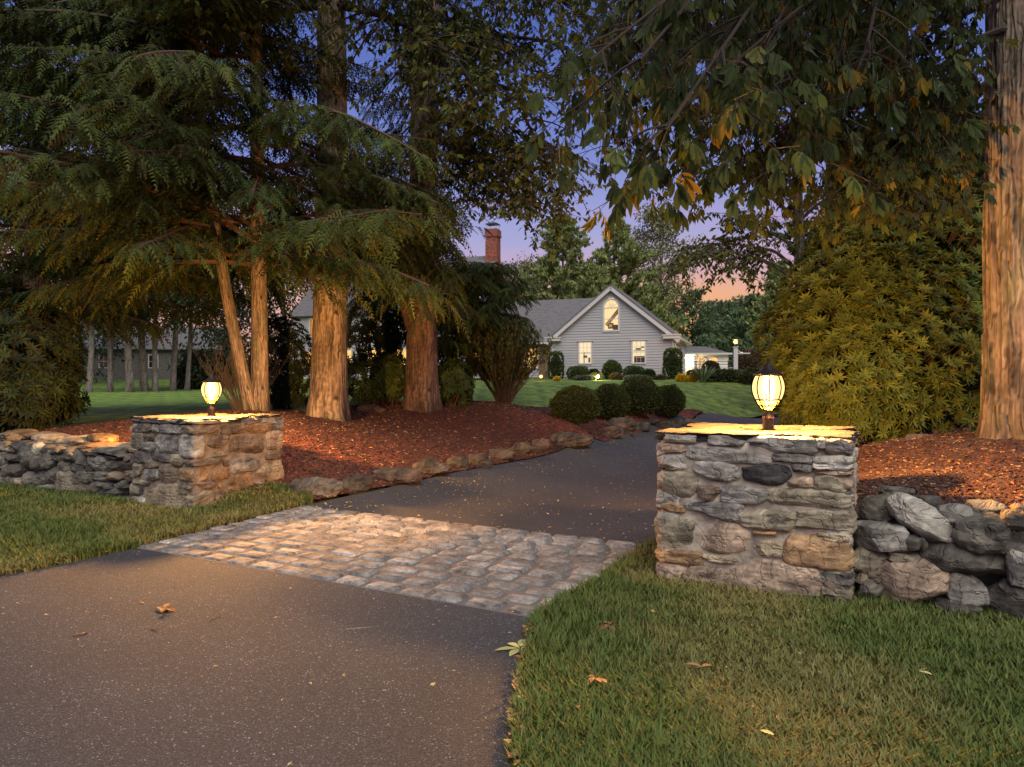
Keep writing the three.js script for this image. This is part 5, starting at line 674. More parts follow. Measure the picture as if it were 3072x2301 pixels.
{ // pool house past the garage
  const b = onGround(705, 76), g = thing('pool_house', 'small white hip-roofed outbuilding with arched lit windows right of the garage', 'outbuilding', [b[0], 2.1, b[2]], -0.12), W = 4.2, Hh = 2.75;
  const hs = [[-1.0, 0.42], [0.75, 0.42]];
  const ws = new THREE.Shape(); ws.moveTo(-W * 1.2, 0); ws.lineTo(W * 0.58, 0); ws.lineTo(W * 0.58, Hh); ws.lineTo(-W * 1.2, Hh); for (const x of [-0.35, 0.95]) { const h = new THREE.Path(); h.moveTo(x - 0.4, 1); h.lineTo(x + 0.4, 1); h.lineTo(x + 0.4, 1.95); h.absarc(x, 1.95, 0.4, 0, Math.PI, false); h.lineTo(x - 0.4, 1); ws.holes.push(h); } { const h = new THREE.Path(); h.moveTo(-3.6, 0.1); h.lineTo(-1.3, 0.1); h.lineTo(-1.3, 2.3); h.lineTo(-3.6, 2.3); ws.holes.push(h); }
  part('wall', new THREE.ExtrudeGeometry(ws, { depth: 0.15, bevelEnabled: false }), mat([0.72, 0.7, 0.67], 0.7), g); part('wall', bx(0.15, Hh, 5, W * 0.58, Hh / 2, -2.5), mat([0.72, 0.7, 0.67], 0.7), g);
  const rx0 = -W * 1.25 - 0.3, rx1 = W * 0.6 + 0.3, z0 = 0.5, z1 = -5.5, ry = Hh + 0.95; part('roof', [roofSlope([rx0, Hh, z0], [rx1, Hh, z0], [rx1 - 2.4, ry, -2.5], [rx0 + 2.4, ry, -2.5]), roofSlope([rx1, Hh, z0], [rx1, Hh, z1], [rx1 - 2.4, ry, -2.5], [rx1 - 2.4, ry, -2.49]), roofSlope([rx1, Hh, z1], [rx0, Hh, z1], [rx0 + 2.4, ry, -2.5], [rx1 - 2.4, ry, -2.5])], roofMat, g);
  part('fascia', bx(rx1 - rx0, 0.2, 0.06, (rx0 + rx1) / 2, Hh - 0.02, z0 + 0.04), trim, g);
  for (const x of [-0.35, 0.95]) { const wd = part('window', [new THREE.TorusGeometry(0.42, 0.04, 5, 18, Math.PI).translate(x, 1.95, 0.17), bx(0.08, 0.95, 0.06, x - 0.42, 1.48, 0.17), bx(0.08, 0.95, 0.06, x + 0.42, 1.48, 0.17), bx(0.92, 0.08, 0.08, x, 0.97, 0.17)], trim, g); const ps = new THREE.Shape(); ps.moveTo(x - 0.4, 1); ps.lineTo(x + 0.4, 1); ps.lineTo(x + 0.4, 1.95); ps.absarc(x, 1.95, 0.4, 0, Math.PI, false); part('pane', new THREE.ShapeGeometry(ps).translate(0, 0, 0.1), paneMat, wd); part('sash', [bx(0.8, 0.05, 0.03, x, 1.93, 0.12), bx(0.03, 1.35, 0.03, x, 1.67, 0.13), ...[0.8, 1.57, 2.34].map((a) => bx(0.4, 0.025, 0.02, 0.2, 0, 0).rotateZ(a).translate(x, 1.94, 0.145))], trim, wd); part('lit_room', bx(1.2, 1.6, 0.02, x, 1.7, -0.6), x > 0 ? amberRoom : glow([1, 0.62, 0.3], 0.6), wd); }
  part('porch_back', bx(3, 2.6, 0.05, -2.4, 1.3, -0.8), mat([0.75, 0.68, 0.6], 0.8), g);
  for (let i = 0; i < 3; i++) part('porch_post', bx(0.14, 2.3, 0.14, -3.6 + i * 1.15, 1.2, 0.25), trim, g);
  const lamp = part('porch_lamp', new THREE.SphereGeometry(0.11, 10, 8).translate(-1.75, 1.95, 0.45), glow([1, 0.75, 0.4], 9), g); const L = new THREE.PointLight(new THREE.Color(1, 0.62, 0.3), 16); L.position.set(-1.75, 1.95, 0.45); L.castShadow = true; L.shadow.radius = 3; g.add(L);
}
{ // railing and dark metal fence by the outbuilding
  const b = onGround(708, 64), g = thing('picket_railing', 'white picket railing in front of the small outbuilding', 'railing', [b[0], 2.1, b[2]], -0.12); part('rail', [bx(5.2, 0.07, 0.07, 0, 0.95, 0), bx(5.2, 0.07, 0.07, 0, 0.2, 0)], trim, g); for (let i = 0; i < 24; i++) part('baluster', bx(0.06, 0.8, 0.04, -2.5 + i * 0.217, 0.57, 0.002), trim, g);
  const c = onGround(712, 60), f = thing('metal_fence', 'thin black metal fence running before the white railing', 'fence', [c[0], 2.05, c[2]], -0.12); part('rail', [bx(5.5, 0.045, 0.04, 0, 1.45, 0), bx(5.5, 0.045, 0.04, 0, 1.2, 0)], darkMetal, f); for (let i = 0; i < 5; i++) part('post', bx(0.07, 1.6, 0.07, -2.7 + i * 1.35, 0.72, 0.003), darkMetal, f);
}
{ // white lamp post with a sign arm
  const b = onGround(735.5, 44), top = 3.95 - b[1], g = thing('lamp_post', 'white square lamp post with a bracket arm and glowing lantern across the lawn', 'lamp post', b, -0.1);
  part('post', [bx(0.25, top, 0.25, 0, top / 2 - 0.05, 0), bx(0.32, 0.06, 0.32, 0, top - 0.04, 0), bx(0.3, 0.5, 0.3, 0, 0.2, 0)], trim, g);
  part('arm', bx(0.8, 0.08, 0.1, 0.5, top - 0.44, 0), trim, g); part('brace', new THREE.TorusGeometry(0.34, 0.028, 6, 14, Math.PI / 2).rotateZ(Math.PI).translate(0.45, top - 0.06, 0), trim, g);
  part('stem', cyl(0.03, 0.03, 0.16, 0, top + 0.06, 0, 8), darkMetal, g);
  part('lantern_frame', [cyl(0.07, 0.09, 0.02, 0, top + 0.15, 0, 6), new THREE.ConeGeometry(0.17, 0.16, 6).translate(0, top + 0.5, 0), ...[0, 1, 2, 3, 4, 5].map((i) => bx(0.014, 0.28, 0.014, Math.cos(i * 1.047) * 0.115, top + 0.29, Math.sin(i * 1.047) * 0.115))], darkMetal, g);
  part('bulb', new THREE.SphereGeometry(0.125, 12, 10).translate(0, top + 0.29, 0), glow([1, 0.55, 0.17], 4), g); const L = new THREE.PointLight(LAMP_COL, 10); L.position.set(0, top + 0.29, 0); L.castShadow = true; L.shadow.radius = 3; g.add(L);
}
{ // neighbour's house among the trees on the left
  const b = onGround(146, 80), g = thing('brick_house', 'pale brick house half hidden behind the far trunks on the left', 'house', b, 0.15);
  const wm = mat([0.17, 0.16, 0.145], 0.9, { map: dataTex(256, (u, v) => { const row = Math.floor(v * 16), x = u * 8 + (row % 2) * 0.5, c = Math.floor(x), m = v * 16 - row < 0.15 || x - c < 0.06; const k = m ? 0.6 : 0.85 + 0.15 * hash(mod(c, 8), row, 8); return [k, k, k]; }, true) });
  const w = part('wall', bx(16, 4, 7, 0, 1.6, -3.5), wm, g), uv = w.geometry.attributes.uv; for (let i = 0; i < uv.count; i++) uv.setXY(i, uv.getX(i) * 7, uv.getY(i) * 3);
  part('roof', [roofSlope([-8.5, 3.5, 0.5], [8.5, 3.5, 0.5], [8.5, 6.4, -3.5], [-8.5, 6.4, -3.5]), roofSlope([8.5, 3.5, -7.5], [-8.5, 3.5, -7.5], [-8.5, 6.4, -3.5], [8.5, 6.4, -3.5])], roofMat, g);
  for (const x of [-4.5, 0.8, 5]) { const m = part('window', [bx(1.1, 0.1, 0.06, 0, 0.05, 0.03), bx(1.1, 0.1, 0.06, 0, 1.55, 0.03), bx(0.1, 1.4, 0.06, -0.5, 0.8, 0.03), bx(0.1, 1.4, 0.06, 0.5, 0.8, 0.03), bx(0.9, 0.04, 0.04, 0, 0.8, 0.03), bx(0.03, 1.4, 0.04, 0, 0.8, 0.035)], trim, g); m.position.set(x, 1.3, 0); part('pane', bx(0.92, 1.42, 0.02, 0, 0.8, 0.004), mat([0.03, 0.025, 0.02], 0.1), m); }
}
// ---------------------------------------------------------------- trees farther off
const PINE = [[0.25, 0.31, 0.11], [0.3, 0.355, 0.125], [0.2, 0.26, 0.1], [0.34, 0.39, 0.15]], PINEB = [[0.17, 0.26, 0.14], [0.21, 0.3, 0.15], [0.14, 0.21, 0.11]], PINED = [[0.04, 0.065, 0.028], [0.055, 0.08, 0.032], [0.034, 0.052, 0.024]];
function pine(label, px, D, topPy, R, seed, o = {}) {
  const b = onGround(px, D), h = EYE - (topPy - CY) / FOCAL * D - b[1], g = thing('pine_tree', label, 'pine', b), r = rng(seed), wood = new Mass(4000), fol = new Mass(40000), cols = o.cols ?? PINE, s = o.tuft ?? 0.42;
  part('trunk', trunkGeo((y) => [0.1 * Math.sin(y * 0.2 + seed), y, 0], (y) => Math.max(0.03, 0.018 * h * (1 - y / h) + 0.02), { h1: h * 0.98, M: 14, N: 24, furrow: 0.01, seed }), BARK.grey, g);
  for (let y = h * (o.clear ?? 0.12); y < h * 0.97; y += 0.42 + 0.2 * r()) {
    const f = y / h, nb = 6 + Math.floor(r() * 3), RL = R * Math.pow(1 - f, 0.62) * (0.55 + 0.6 * r()) + 0.3;
    for (let i = 0; i < nb; i++) {
      const az = i / nb * 6.283 + r() * 0.9 + y * 3, L = RL * (0.6 + 0.55 * r()), up = 0.05 + 0.5 * f + (r() - 0.5) * 0.2, d = dirAz(az), cv = (q) => [d[0] * L * q, y + L * (up * q * 0.5 + 0.3 * q * q - 0.12), d[2] * L * q];
      if (d[2] < -0.55 && r() < 0.6) continue;
      wood.tube([cv(0), cv(0.5), cv(1)], [0.05, 0.03, 0.015], 4, [0.07, 0.05, 0.035]);
      const nt = Math.round(6 + L * 1.5 * (o.dens ?? 5));
      for (let k = 0; k < nt; k++) {
        const q = 0.15 + 0.85 * Math.sqrt(r()), c0 = cv(q), c = [c0[0] + (r() - 0.5) * 0.5 * L * 0.6, c0[1] + (r() - 0.3) * 0.6, c0[2] + (r() - 0.5) * 0.55 * L * 0.45], ax = nrm([d[0] * 0.5 + (r() - 0.5) * 0.7, 0.7, d[2] * 0.5 + (r() - 0.5) * 0.7]), col = vary(cols[Math.floor(r() * cols.length)], r, 0.25);
        for (let m = 0; m < 8; m++) { const e = nrm(add(ax, [(r() - 0.5) * 1.7, (r() - 0.5) * 1.4, (r() - 0.5) * 1.7])), sd = nrm(cross(e, [r() - 0.5, r() - 0.5, r() - 0.5])), l = s * (0.6 + 0.7 * r()); fol.tri(mad(c, sd, s * 0.2), mad(c, sd, -s * 0.2), mad(c, e, l), col); }
      }
    }
  }
  wood.mesh('branches', WOOD, g); fol.mesh('foliage', NEEDLE, g);
}
function broad(label, px, D, topPy, R, seed, o = {}) {
  const b = onGround(px, D), h = EYE - (topPy - CY) / FOCAL * D - b[1], g = thing('leafy_tree', label, 'tree', b), r = rng(seed), wood = new Mass(3000), fol = new Mass(30000), cols = o.cols ?? [[0.055, 0.075, 0.025], [0.075, 0.095, 0.03], [0.042, 0.06, 0.022], [0.1, 0.1, 0.035]], tr = o.r ?? 0.014 * h;
  part('trunk', trunkGeo((y) => [0.25 * Math.sin(y * 0.25 + seed), y, 0], (y) => Math.max(0.04, tr * (1 - 0.8 * y / h)), { h1: h * 0.8, M: 16, N: 30, furrow: 0.012, seed }), o.bark ?? BARK.grey, g);
  const nL = o.lobes ?? 16, tot = 1.6 * (o.n ?? 5000), c0 = o.from ?? 0.35;
  for (let i = 0; i < nL; i++) {
    const f = c0 + (1 - c0) * (i + r()) / nL, y = h * f, rr = R * Math.sin(Math.PI * clamp((f - c0) / (1 - c0) * 0.78 + 0.18, 0, 1)), a = i * 2.4 + r(), q = 0.35 + 0.6 * r(), c = [Math.cos(a) * rr * q, Math.min(y, h - R * 0.25), Math.sin(a) * rr * q], lr = R * (0.28 + 0.22 * r());
    wood.tube([[0.25 * Math.sin(y * 0.15 + seed), Math.max(0.5, y - R * 0.6), 0], mix3([0, y - R * 0.3, 0], c, 0.5), c], [0.03 + tr * 0.35, 0.03 + tr * 0.2, 0.02], 5, o.wood ?? [0.12, 0.1, 0.075]);
    for (let k = 0; k < 5; k++) { const e = mad(c, nrm([r() - 0.5, r() - 0.3, r() - 0.5]), lr * 0.85); wood.tube([c, e], [0.025, 0.008], 3, o.wood ?? [0.12, 0.1, 0.075]); }
    for (let k = 0; k < tot / nL; k++) { const d = nrm([r() - 0.5, r() - 0.5, r() - 0.5]), s = lr * Math.pow(r(), 0.4), p = [c[0] + d[0] * s * 1.15, c[1] + d[1] * s * 0.8, c[2] + d[2] * s * 1.15]; if (fbm(p[0] * 1.1 + seed, p[1] * 1.1, p[2] * 1.1, 2) < (o.gap ?? -0.12)) continue; fol.leaf(p, nrm([r() - 0.5, -0.2 - 0.4 * r(), r() - 0.5]), nrm([r() - 0.5, r() + 0.2, r() - 0.5]), (o.L ?? 0.3) * (0.7 + 0.6 * r()), (o.L ?? 0.3) * 0.6, vary(cols[Math.floor(r() * cols.length)], r, 0.28), 0.2); }
  }
  wood.mesh('branches', WOOD, g); fol.mesh('foliage', LEAF, g);
}
pine('tall pine with a spiky crown behind the grey shingled roof', 562, 70, 216, 5.4, 401, { dens: 8 });
pine('broad bushy pine directly behind the gable peak', 618, 68, 222, 5.6, 402, { dens: 9 });
pine('shorter pine nestled left of the gable peak', 592, 64, 268, 4.0, 403, { dens: 7 });
pine('low full pine right of the gable peak', 648, 66, 290, 3.8, 404, { cols: PINE });
broad('tall open-crowned tree with pale crooked limbs, standing highest right of the pines', 662, 78, 203, 4.2, 405, { lobes: 24, n: 9000, from: 0.42, gap: -0.06, L: 0.34, wood: [0.3, 0.25, 0.18], cols: [[0.19, 0.2, 0.1], [0.23, 0.23, 0.11], [0.15, 0.17, 0.085]] });
broad('low leafy tree with pale leaning stems between chimney and pines', 532, 74, 258, 4.4, 406, { lobes: 16, n: 5200, from: 0.25, wood: [0.28, 0.22, 0.15], cols: [[0.16, 0.17, 0.07], [0.2, 0.2, 0.08], [0.13, 0.15, 0.06]] });
broad('rounded leafy tree behind the chimney', 485, 86, 262, 5.5, 407, { n: 4600 });
pine('bluish pine beside the right roof slope', 692, 84, 292, 4.6, 408, { cols: PINEB, clear: 0.04 });
pine('bluish pine between the two far right pines', 724, 92, 301, 5.2, 409, { cols: PINEB, clear: 0.04 });
pine('dark wide pine over the small outbuilding', 752, 84, 296, 5.0, 410, { cols: PINEB, clear: 0.04 });
pine('tall pine just left of the big rhododendron', 778, 78, 262, 4.2, 411, { cols: PINE, clear: 0.05 });
pine('far low pine under the orange glow', 712, 110, 303, 5.5, 412, { cols: PINEB, clear: 0.02 });
pine('far pine with a notched top under the orange glow', 742, 120, 299, 6, 413, { cols: PINEB, clear: 0.02 });
pine('far broad pine under the orange glow', 768, 112, 300, 5.5, 414, { cols: PINEB, clear: 0.02 });
pine('massive dark pine behind the rhododendron and the shaggy trunk', 945, 22, 90, 4.2, 415, { cols: PINED, tuft: 0.3, dens: 12, clear: 0.1 });
pine('dark pine between the slender twin stems and the massive pine', 872, 30, 130, 4.0, 416, { cols: PINED, tuft: 0.32, dens: 9, clear: 0.08 });
pine('dark pine at the far right edge behind the shaggy trunk', 1015, 26, 120, 4.4, 417, { cols: PINED, tuft: 0.32, dens: 8, clear: 0.05 });
pine('young blue-green pine low behind the lamp post', 758, 62, 332, 1.6, 418, { cols: PINEB, clear: 0.02 });
// open grove on the left lawn
for (const [px, D, tr, s, l] of [[89, 50, 0.22, 421, 'tree with a straight grey trunk nearest the dark rhododendron, across the left lawn'], [107, 52, 0.22, 422, 'tree with a dark trunk, second from the rhododendron across the left lawn'], [127, 52, 0.28, 423, 'tree with a forked grey trunk in front of the pale brick house'], [144, 54, 0.3, 424, 'tree with the thickest trunk in front of the pale brick house'], [158, 54, 0.22, 425, 'tree with a trunk right of the brick house window'], [176, 56, 0.24, 426, 'tree with a leaning pair of dark trunks near the farther lantern'], [188, 57, 0.2, 427, 'tree with a slim trunk close left of the farther lantern']]) broad(l, px, D, 120 + (s % 3) * 30, 4.4, s, { r: tr, n: 3600, from: 0.32, L: 0.34, cols: [[0.03, 0.045, 0.018], [0.04, 0.055, 0.02]] });
for (const [px, D, top, R, s, l] of [[20, 62, 180, 7, 431, 'bushy tree at the far left edge of the grove'], [70, 70, 200, 7, 432, 'full green tree behind the left end of the grove'], [118, 95, 230, 7, 433, 'tree rising behind the pale brick house'], [232, 72, 210, 6, 434, 'green tree behind the farther lantern'], [285, 80, 220, 7, 435, 'green tree behind the hemlock stems'], [345, 84, 235, 6, 436, 'tree behind the long house at its left end'], [405, 88, 240, 6, 437, 'tree behind the roof of the long house'], [210, 62, 352, 3, 438, 'low shrubby tree between the grove and the hemlock stems']]) broad(l, px, D, top, R, s, { n: 5200, from: 0.08, lobes: 22, L: 0.42, cols: [[0.03, 0.048, 0.02], [0.042, 0.062, 0.024], [0.055, 0.075, 0.03]] });
{ // leafy tree with blue sky showing through, top left
  const b = onGround(-60, 24), g = thing('leafy_tree', 'thin-leaved tree at the top left corner with blue sky showing through', 'tree', b), wood = new Mass(4000), fol = new Mass(40000), r = rng(441);
  part('trunk', trunkGeo((h) => [0, h, 0], (h) => 0.3 * (1 - 0.05 * h) + 0.02, { h1: 15, M: 16, N: 30, seed: 3 }), BARK.grey, g);
  for (const [px, py, D, y] of [[60, 60, 23, 9], [110, 30, 22, 11], [30, 20, 22, 11], [140, 90, 23, 9], [60, 120, 22, 8], [160, 10, 23, 13], [100, -20, 22, 13]]) leafyLimb(wood, fol, b, add(b, [0, y, 0]), at(px, py, D), { r, r0: 0.07, nsub: 22, subLen: 1.6, ntw: 5, twL: 0.4, nl: 5, L: 0.2, asp: 0.6, cols: [[0.04, 0.07, 0.015], [0.06, 0.1, 0.02], [0.09, 0.14, 0.03]], bark: barkC });
  wood.mesh('branches', WOOD, g); fol.mesh('foliage', LEAF, g);
}
// ---------------------------------------------------------------- planting by the house
const Gp = [[0.06, 0.095, 0.025], [0.075, 0.115, 0.03], [0.05, 0.08, 0.022]], Gd = [[0.035, 0.055, 0.018], [0.045, 0.07, 0.022]];
const FP = (name, label, cat, px, D, topPx, wPx, n, L, cols, seed, boxy, group) => { const b = onGround(px, D), hgt = EYE - (topPx - CY) / FOCAL * D - b[1]; ball(name, label, cat, px, D, wPx / FOCAL * D / 2, Math.max(0.12, hgt / 1.92), n, L, cols, seed, 0, group, boxy); };
FP('columnar_evergreen', 'ragged columnar evergreen at the left corner of the gable', 'evergreen', 556, 48.5, 353, 14, 2600, 0.13, Gp, 501, 4);
FP('columnar_evergreen', 'thick dark columnar evergreen at the right corner of the gable', 'evergreen', 672.5, 45, 350, 16, 3600, 0.12, Gp, 502, 5);
FP('foundation_shrub', 'wide low green shrub under the left gable window', 'shrub', 578, 46, 367.5, 20, 2600, 0.12, Gp, 503, 3);
FP('foundation_shrub', 'small dark round shrub just right of the wide low shrub', 'shrub', 594, 46, 370, 10, 1200, 0.11, Gd, 504, 2.5);
FP('foundation_shrub', 'taller round leafy shrub under the middle of the gable', 'shrub', 612, 46, 361.5, 18, 1800, 0.14, Gp, 505, 2);
FP('foundation_shrub', 'clipped oval green shrub under the right gable window', 'shrub', 634, 45.5, 367, 20, 2400, 0.11, Gp, 506, 2.6);
FP('foundation_shrub', 'small round shrub right of the clipped oval shrub', 'shrub', 649, 45, 370, 11, 1200, 0.11, Gd, 507, 2.2);
FP('russet_plant', 'low russet plant below the taller round shrub', 'plant', 616, 44, 374, 12, 800, 0.12, [[0.14, 0.09, 0.03], [0.1, 0.08, 0.03]], 508, 2);
FP('russet_plant', 'low brownish plant left of the right columnar evergreen', 'plant', 660, 43.5, 376, 10, 700, 0.12, [[0.1, 0.07, 0.04], [0.09, 0.08, 0.04]], 509, 2);
FP('golden_shrub', 'yellow-green feathery plant behind the bright path light', 'plant', 596, 44.5, 374, 13, 900, 0.13, [[0.2, 0.19, 0.03], [0.14, 0.16, 0.03]], 510, 2);
FP('grey_perennial', 'grey-green perennials in front of the gable, left of centre', 'plant', 585, 43.5, 376.5, 22, 900, 0.12, [[0.1, 0.13, 0.08], [0.08, 0.1, 0.06]], 511, 2);
FP('grey_perennial', 'grey-green perennials in front of the gable, right of centre', 'plant', 638, 43.5, 376, 26, 1000, 0.12, [[0.1, 0.13, 0.08], [0.08, 0.11, 0.06]], 512, 2);
const MUM = [[0.62, 0.4, 0.015], [0.7, 0.48, 0.02], [0.5, 0.3, 0.01]];
for (const [px, D, top, w, s, l] of [[682, 41, 374.5, 11, 521, 'yellow chrysanthemum mound at the foot of the right columnar evergreen'], [692, 41, 375.5, 8.5, 522, 'smaller yellow chrysanthemum mound next to the spiky clump'], [557, 43, 377.5, 6, 523, 'tiny yellow chrysanthemum mound by the left corner of the gable'], [375, 38, 367, 8, 524, 'yellow chrysanthemum mound seen between the two big trunks'], [440, 45, 366, 14, 525, 'wide drift of yellow flowers right of the dark trunk']]) FP('chrysanthemum', l, 'flowers', px, D, top, w, 900, 0.09, MUM, s, 2, 'yellow chrysanthemums by the house');
FP('garden_hedge', 'low mixed hedge along the lawn right of the yellow mounds', 'hedge', 725, 42, 371, 40, 4200, 0.13, [[0.05, 0.075, 0.025], [0.07, 0.085, 0.03]], 531, 4);
FP('garden_hedge', 'clipped low hedge behind the yellow mounds', 'hedge', 696, 44, 371, 16, 2000, 0.12, Gd, 532, 4);
FP('garden_hedge', 'low hedge running right behind the nearer lantern', 'hedge', 762, 40, 370, 40, 3600, 0.13, [[0.05, 0.07, 0.022], [0.08, 0.08, 0.03]], 533, 4);
FP('clipped_tree', 'dark cup-shaped clipped tree before the small outbuilding', 'small tree', 711, 56, 362, 16, 1800, 0.14, [[0.045, 0.035, 0.025], [0.06, 0.045, 0.03]], 534, 2.4);
FP('brown_shrub', 'large brownish twiggy shrub behind the lamp post', 'shrub', 756, 50, 350, 40, 5000, 0.16, [[0.12, 0.085, 0.06], [0.1, 0.075, 0.055], [0.09, 0.08, 0.05]], 535, 2.4);
FP('garden_shrub', 'green shrub seen under the drooping boughs left of the dark trunk', 'shrub', 388, 40, 352, 18, 1500, 0.15, Gp, 536, 2);
FP('garden_shrub', 'grey-green shrub just right of the dark trunk by the house', 'shrub', 455, 42, 369, 18, 1300, 0.14, [[0.08, 0.1, 0.05]], 537, 2);
{ // spiky clump
  const b = onGround(703, 40.5), g = thing('spiky_clump', 'pale spiky-leaved clump right of the yellow mounds', 'plant', b), r = rng(541), fol = new Mass(600); for (let i = 0; i < 90; i++) { const a = r() * 6.283, q = 0.2 + 0.8 * r(), d = nrm([Math.cos(a) * q, 1.1, Math.sin(a) * q]); fol.bigLeaf([Math.cos(a) * 0.1, 0, Math.sin(a) * 0.1], d, nrm([-d[0], 0.6, -d[2]]), 0.8 + 0.4 * r(), 0.07, vary([0.13, 0.17, 0.09], r, 0.3), 0.25); } fol.mesh('foliage', LEAF, g);
}
for (const [px, D, py, c, k, I, l] of [[598, 43, 376.5, [1, 0.8, 0.4], 14, 2.5, 'bright path light glowing among plants below the gable'], [541, 44, 376.5, [1, 0.42, 0.1], 6, 1.2, 'orange path light left of the gable corner']]) {
  const b = onGround(px, D), y = EYE - (py - CY) / FOCAL * D - b[1], g = thing('path_light', l, 'path light', b, 0, 'path lights in the house bed'); part('stake', cyl(0.02, 0.02, y, 0, y / 2, 0, 6), darkMetal, g); part('hood', new THREE.ConeGeometry(0.16, 0.09, 10).translate(0, y + 0.14, 0), darkMetal, g); part('bulb', new THREE.SphereGeometry(0.1, 10, 8).translate(0, y, 0), glow(c, k), g); const L = new THREE.PointLight(new THREE.Color(...c), I); L.position.set(0, y, 0); L.castShadow = true; L.shadow.radius = 3; g.add(L);
}

// ---------------------------------------------------------------- grass, chips, litter: nobody could count these
const M4 = new THREE.Matrix4(), QT = new THREE.Quaternion(), EU = new THREE.Euler();
function scatter(name, geo, m, list) { // [x, y, z, rx, ry, rz, sx, sy, sz, color]
  const o = new THREE.InstancedMesh(geo, m, list.length); o.name = name; o.userData.kind = 'stuff'; o.castShadow = o.receiveShadow = true;
  list.forEach((q, i) => { M4.compose(new THREE.Vector3(q[0], q[1], q[2]), QT.setFromEuler(EU.set(q[3], q[4], q[5])), new THREE.Vector3(q[6], q[7], q[8])); o.setMatrixAt(i, M4); o.setColorAt(i, new THREE.Color().setRGB(...q[9])); });
  scene.add(o); return o;
}
{
  const mk = (seed, spread, n) => { const r = rng(seed), f = new Mass(200); for (let i = 0; i < n; i++) { const a = r() * 6.283, b = [(r() - 0.5) * spread, 0, (r() - 0.5) * spread], h = 0.45 + 0.75 * r(), ln = 0.3 + 1.0 * r(), d = [Math.cos(a), 0, Math.sin(a)], s = [-d[2], 0, d[0]], w = 0.0035 + 0.0025 * r(), k = 0.75 + 0.5 * r(), P1 = [b[0] + d[0] * ln * 0.016, h * 0.045, b[2] + d[2] * ln * 0.016], P2 = [b[0] + d[0] * ln * 0.06, h * 0.078, b[2] + d[2] * ln * 0.06], c = [k, k, k * 0.95]; f.tri(mad(b, s, -w), mad(b, s, w), mad(P1, s, w * 0.8), c); f.tri(mad(b, s, -w), mad(P1, s, w * 0.8), mad(P1, s, -w * 0.8), c); f.tri(mad(P1, s, -w * 0.8), mad(P1, s, w * 0.8), P2, c); } return f.geo(); };
  const gm = new THREE.MeshStandardMaterial({ vertexColors: true, roughness: 0.75, side: THREE.DoubleSide });
  const geos = [mk(1, 0.07, 11), mk(2, 0.07, 11), mk(3, 0.09, 9)], r = rng(601);
  const grow = (name, poly, x0, x1, d0, d1, N) => {
    const lists = [[], [], []];
    for (let i = 0; i < N; i++) {
      const D = d0 * Math.pow(d1 / d0, r()), x = lerp(x0, x1, r()); if (!inside(poly, x, D)) continue; const p = gnd(x, D); if (!inView(p, 40)) continue; const [t, w] = tw(x, D); if ((t > -0.02 && t < 1.44 && w > -0.02) || (t < -5.86 && t > -7.2 && w > 0.17) || (w > 0.3 && t > -0.05)) continue;
      const dry = ss(fbm(x * 0.7 + 9, 3, D * 0.7, 4), -0.05, 0.4) * 0.8 + Math.max(0, 1 - Math.abs(w + 0.12) / 0.4) * 0.4, q = clamp(dry + (r() - 0.5) * 0.9, 0, 1), c = vary(mix3([0.07, 0.112, 0.015], [0.2, 0.17, 0.05], q), r, 0.3);
      const edge = Math.max(0, 1 - Math.min(Math.abs(t + 0.35), Math.abs(t + 4.8)) / 0.5), hs = (0.75 + 0.5 * r()) * (1 - 0.35 * q) * (1 + 0.35 * edge) * (1 + 0.5 * Math.max(0, fbm(x * 1.5, 4, D * 1.5, 3)));
      lists[Math.floor(r() * 3)].push([x, p[1], p[2], (r() - 0.5) * 0.5, r() * 6.283, (r() - 0.5) * 0.5, 1, hs, 1, c]);
    }
    lists.forEach((l, i) => scatter(named(name), geos[i], gm, l));
  };
  grow('grass', lawnRightPoly, -0.3, 5.5, 2.4, 6.6, 46000); grow('grass', lawnLeftPoly, -10.5, -2.2, 5.4, 11, 52000);
}
{ // bark chips on the beds
  const ch1 = new THREE.BoxGeometry(0.055, 0.006, 0.014), ch2 = new THREE.BoxGeometry(0.03, 0.006, 0.018), m = new THREE.MeshStandardMaterial({ color: 0xffffff, roughness: 0.9 }), r = rng(611), A = [], B = [];
  const lay = (poly, x0, x1, d0, d1, N) => { for (let i = 0; i < N; i++) { const D = d0 * Math.pow(d1 / d0, r()), x = lerp(x0, x1, r()); if (!inside(poly, x, D)) continue; const p = gnd(x, D, 0.04); if (!inView(p, 20)) continue; const s = 0.6 + r() * r() * 1.8, c = r() < 0.06 ? vary([0.26, 0.16, 0.085], r, 0.4) : vary(r() < 0.5 ? [0.05, 0.023, 0.015] : [0.08, 0.035, 0.02], r, 0.45); (r() < 0.6 ? A : B).push([p[0], p[1], p[2], (r() - 0.5) * 0.7, r() * 6.283, (r() - 0.5) * 0.7, s, 1 + r(), s, c]); } };
  lay(bedLeft, -10, 8, 8.5, 29, 90000); lay(bedRight, 2, 10, 5, 15, 60000);
  const a = scatter('bark_mulch', ch1, m, A), b = scatter('bark_mulch_001', ch2, m, B);
}
const bitGeo = (() => { const f = new Mass(8); f.leaf([-0.5, 0, 0], [1, 0, 0], [0, 1, 0], 1, 0.55, [1, 1, 1], 0.3); return f.geo(); })();
const DRY = [[0.42, 0.3, 0.1], [0.5, 0.4, 0.14], [0.36, 0.2, 0.08], [0.3, 0.17, 0.08], [0.45, 0.42, 0.18]];
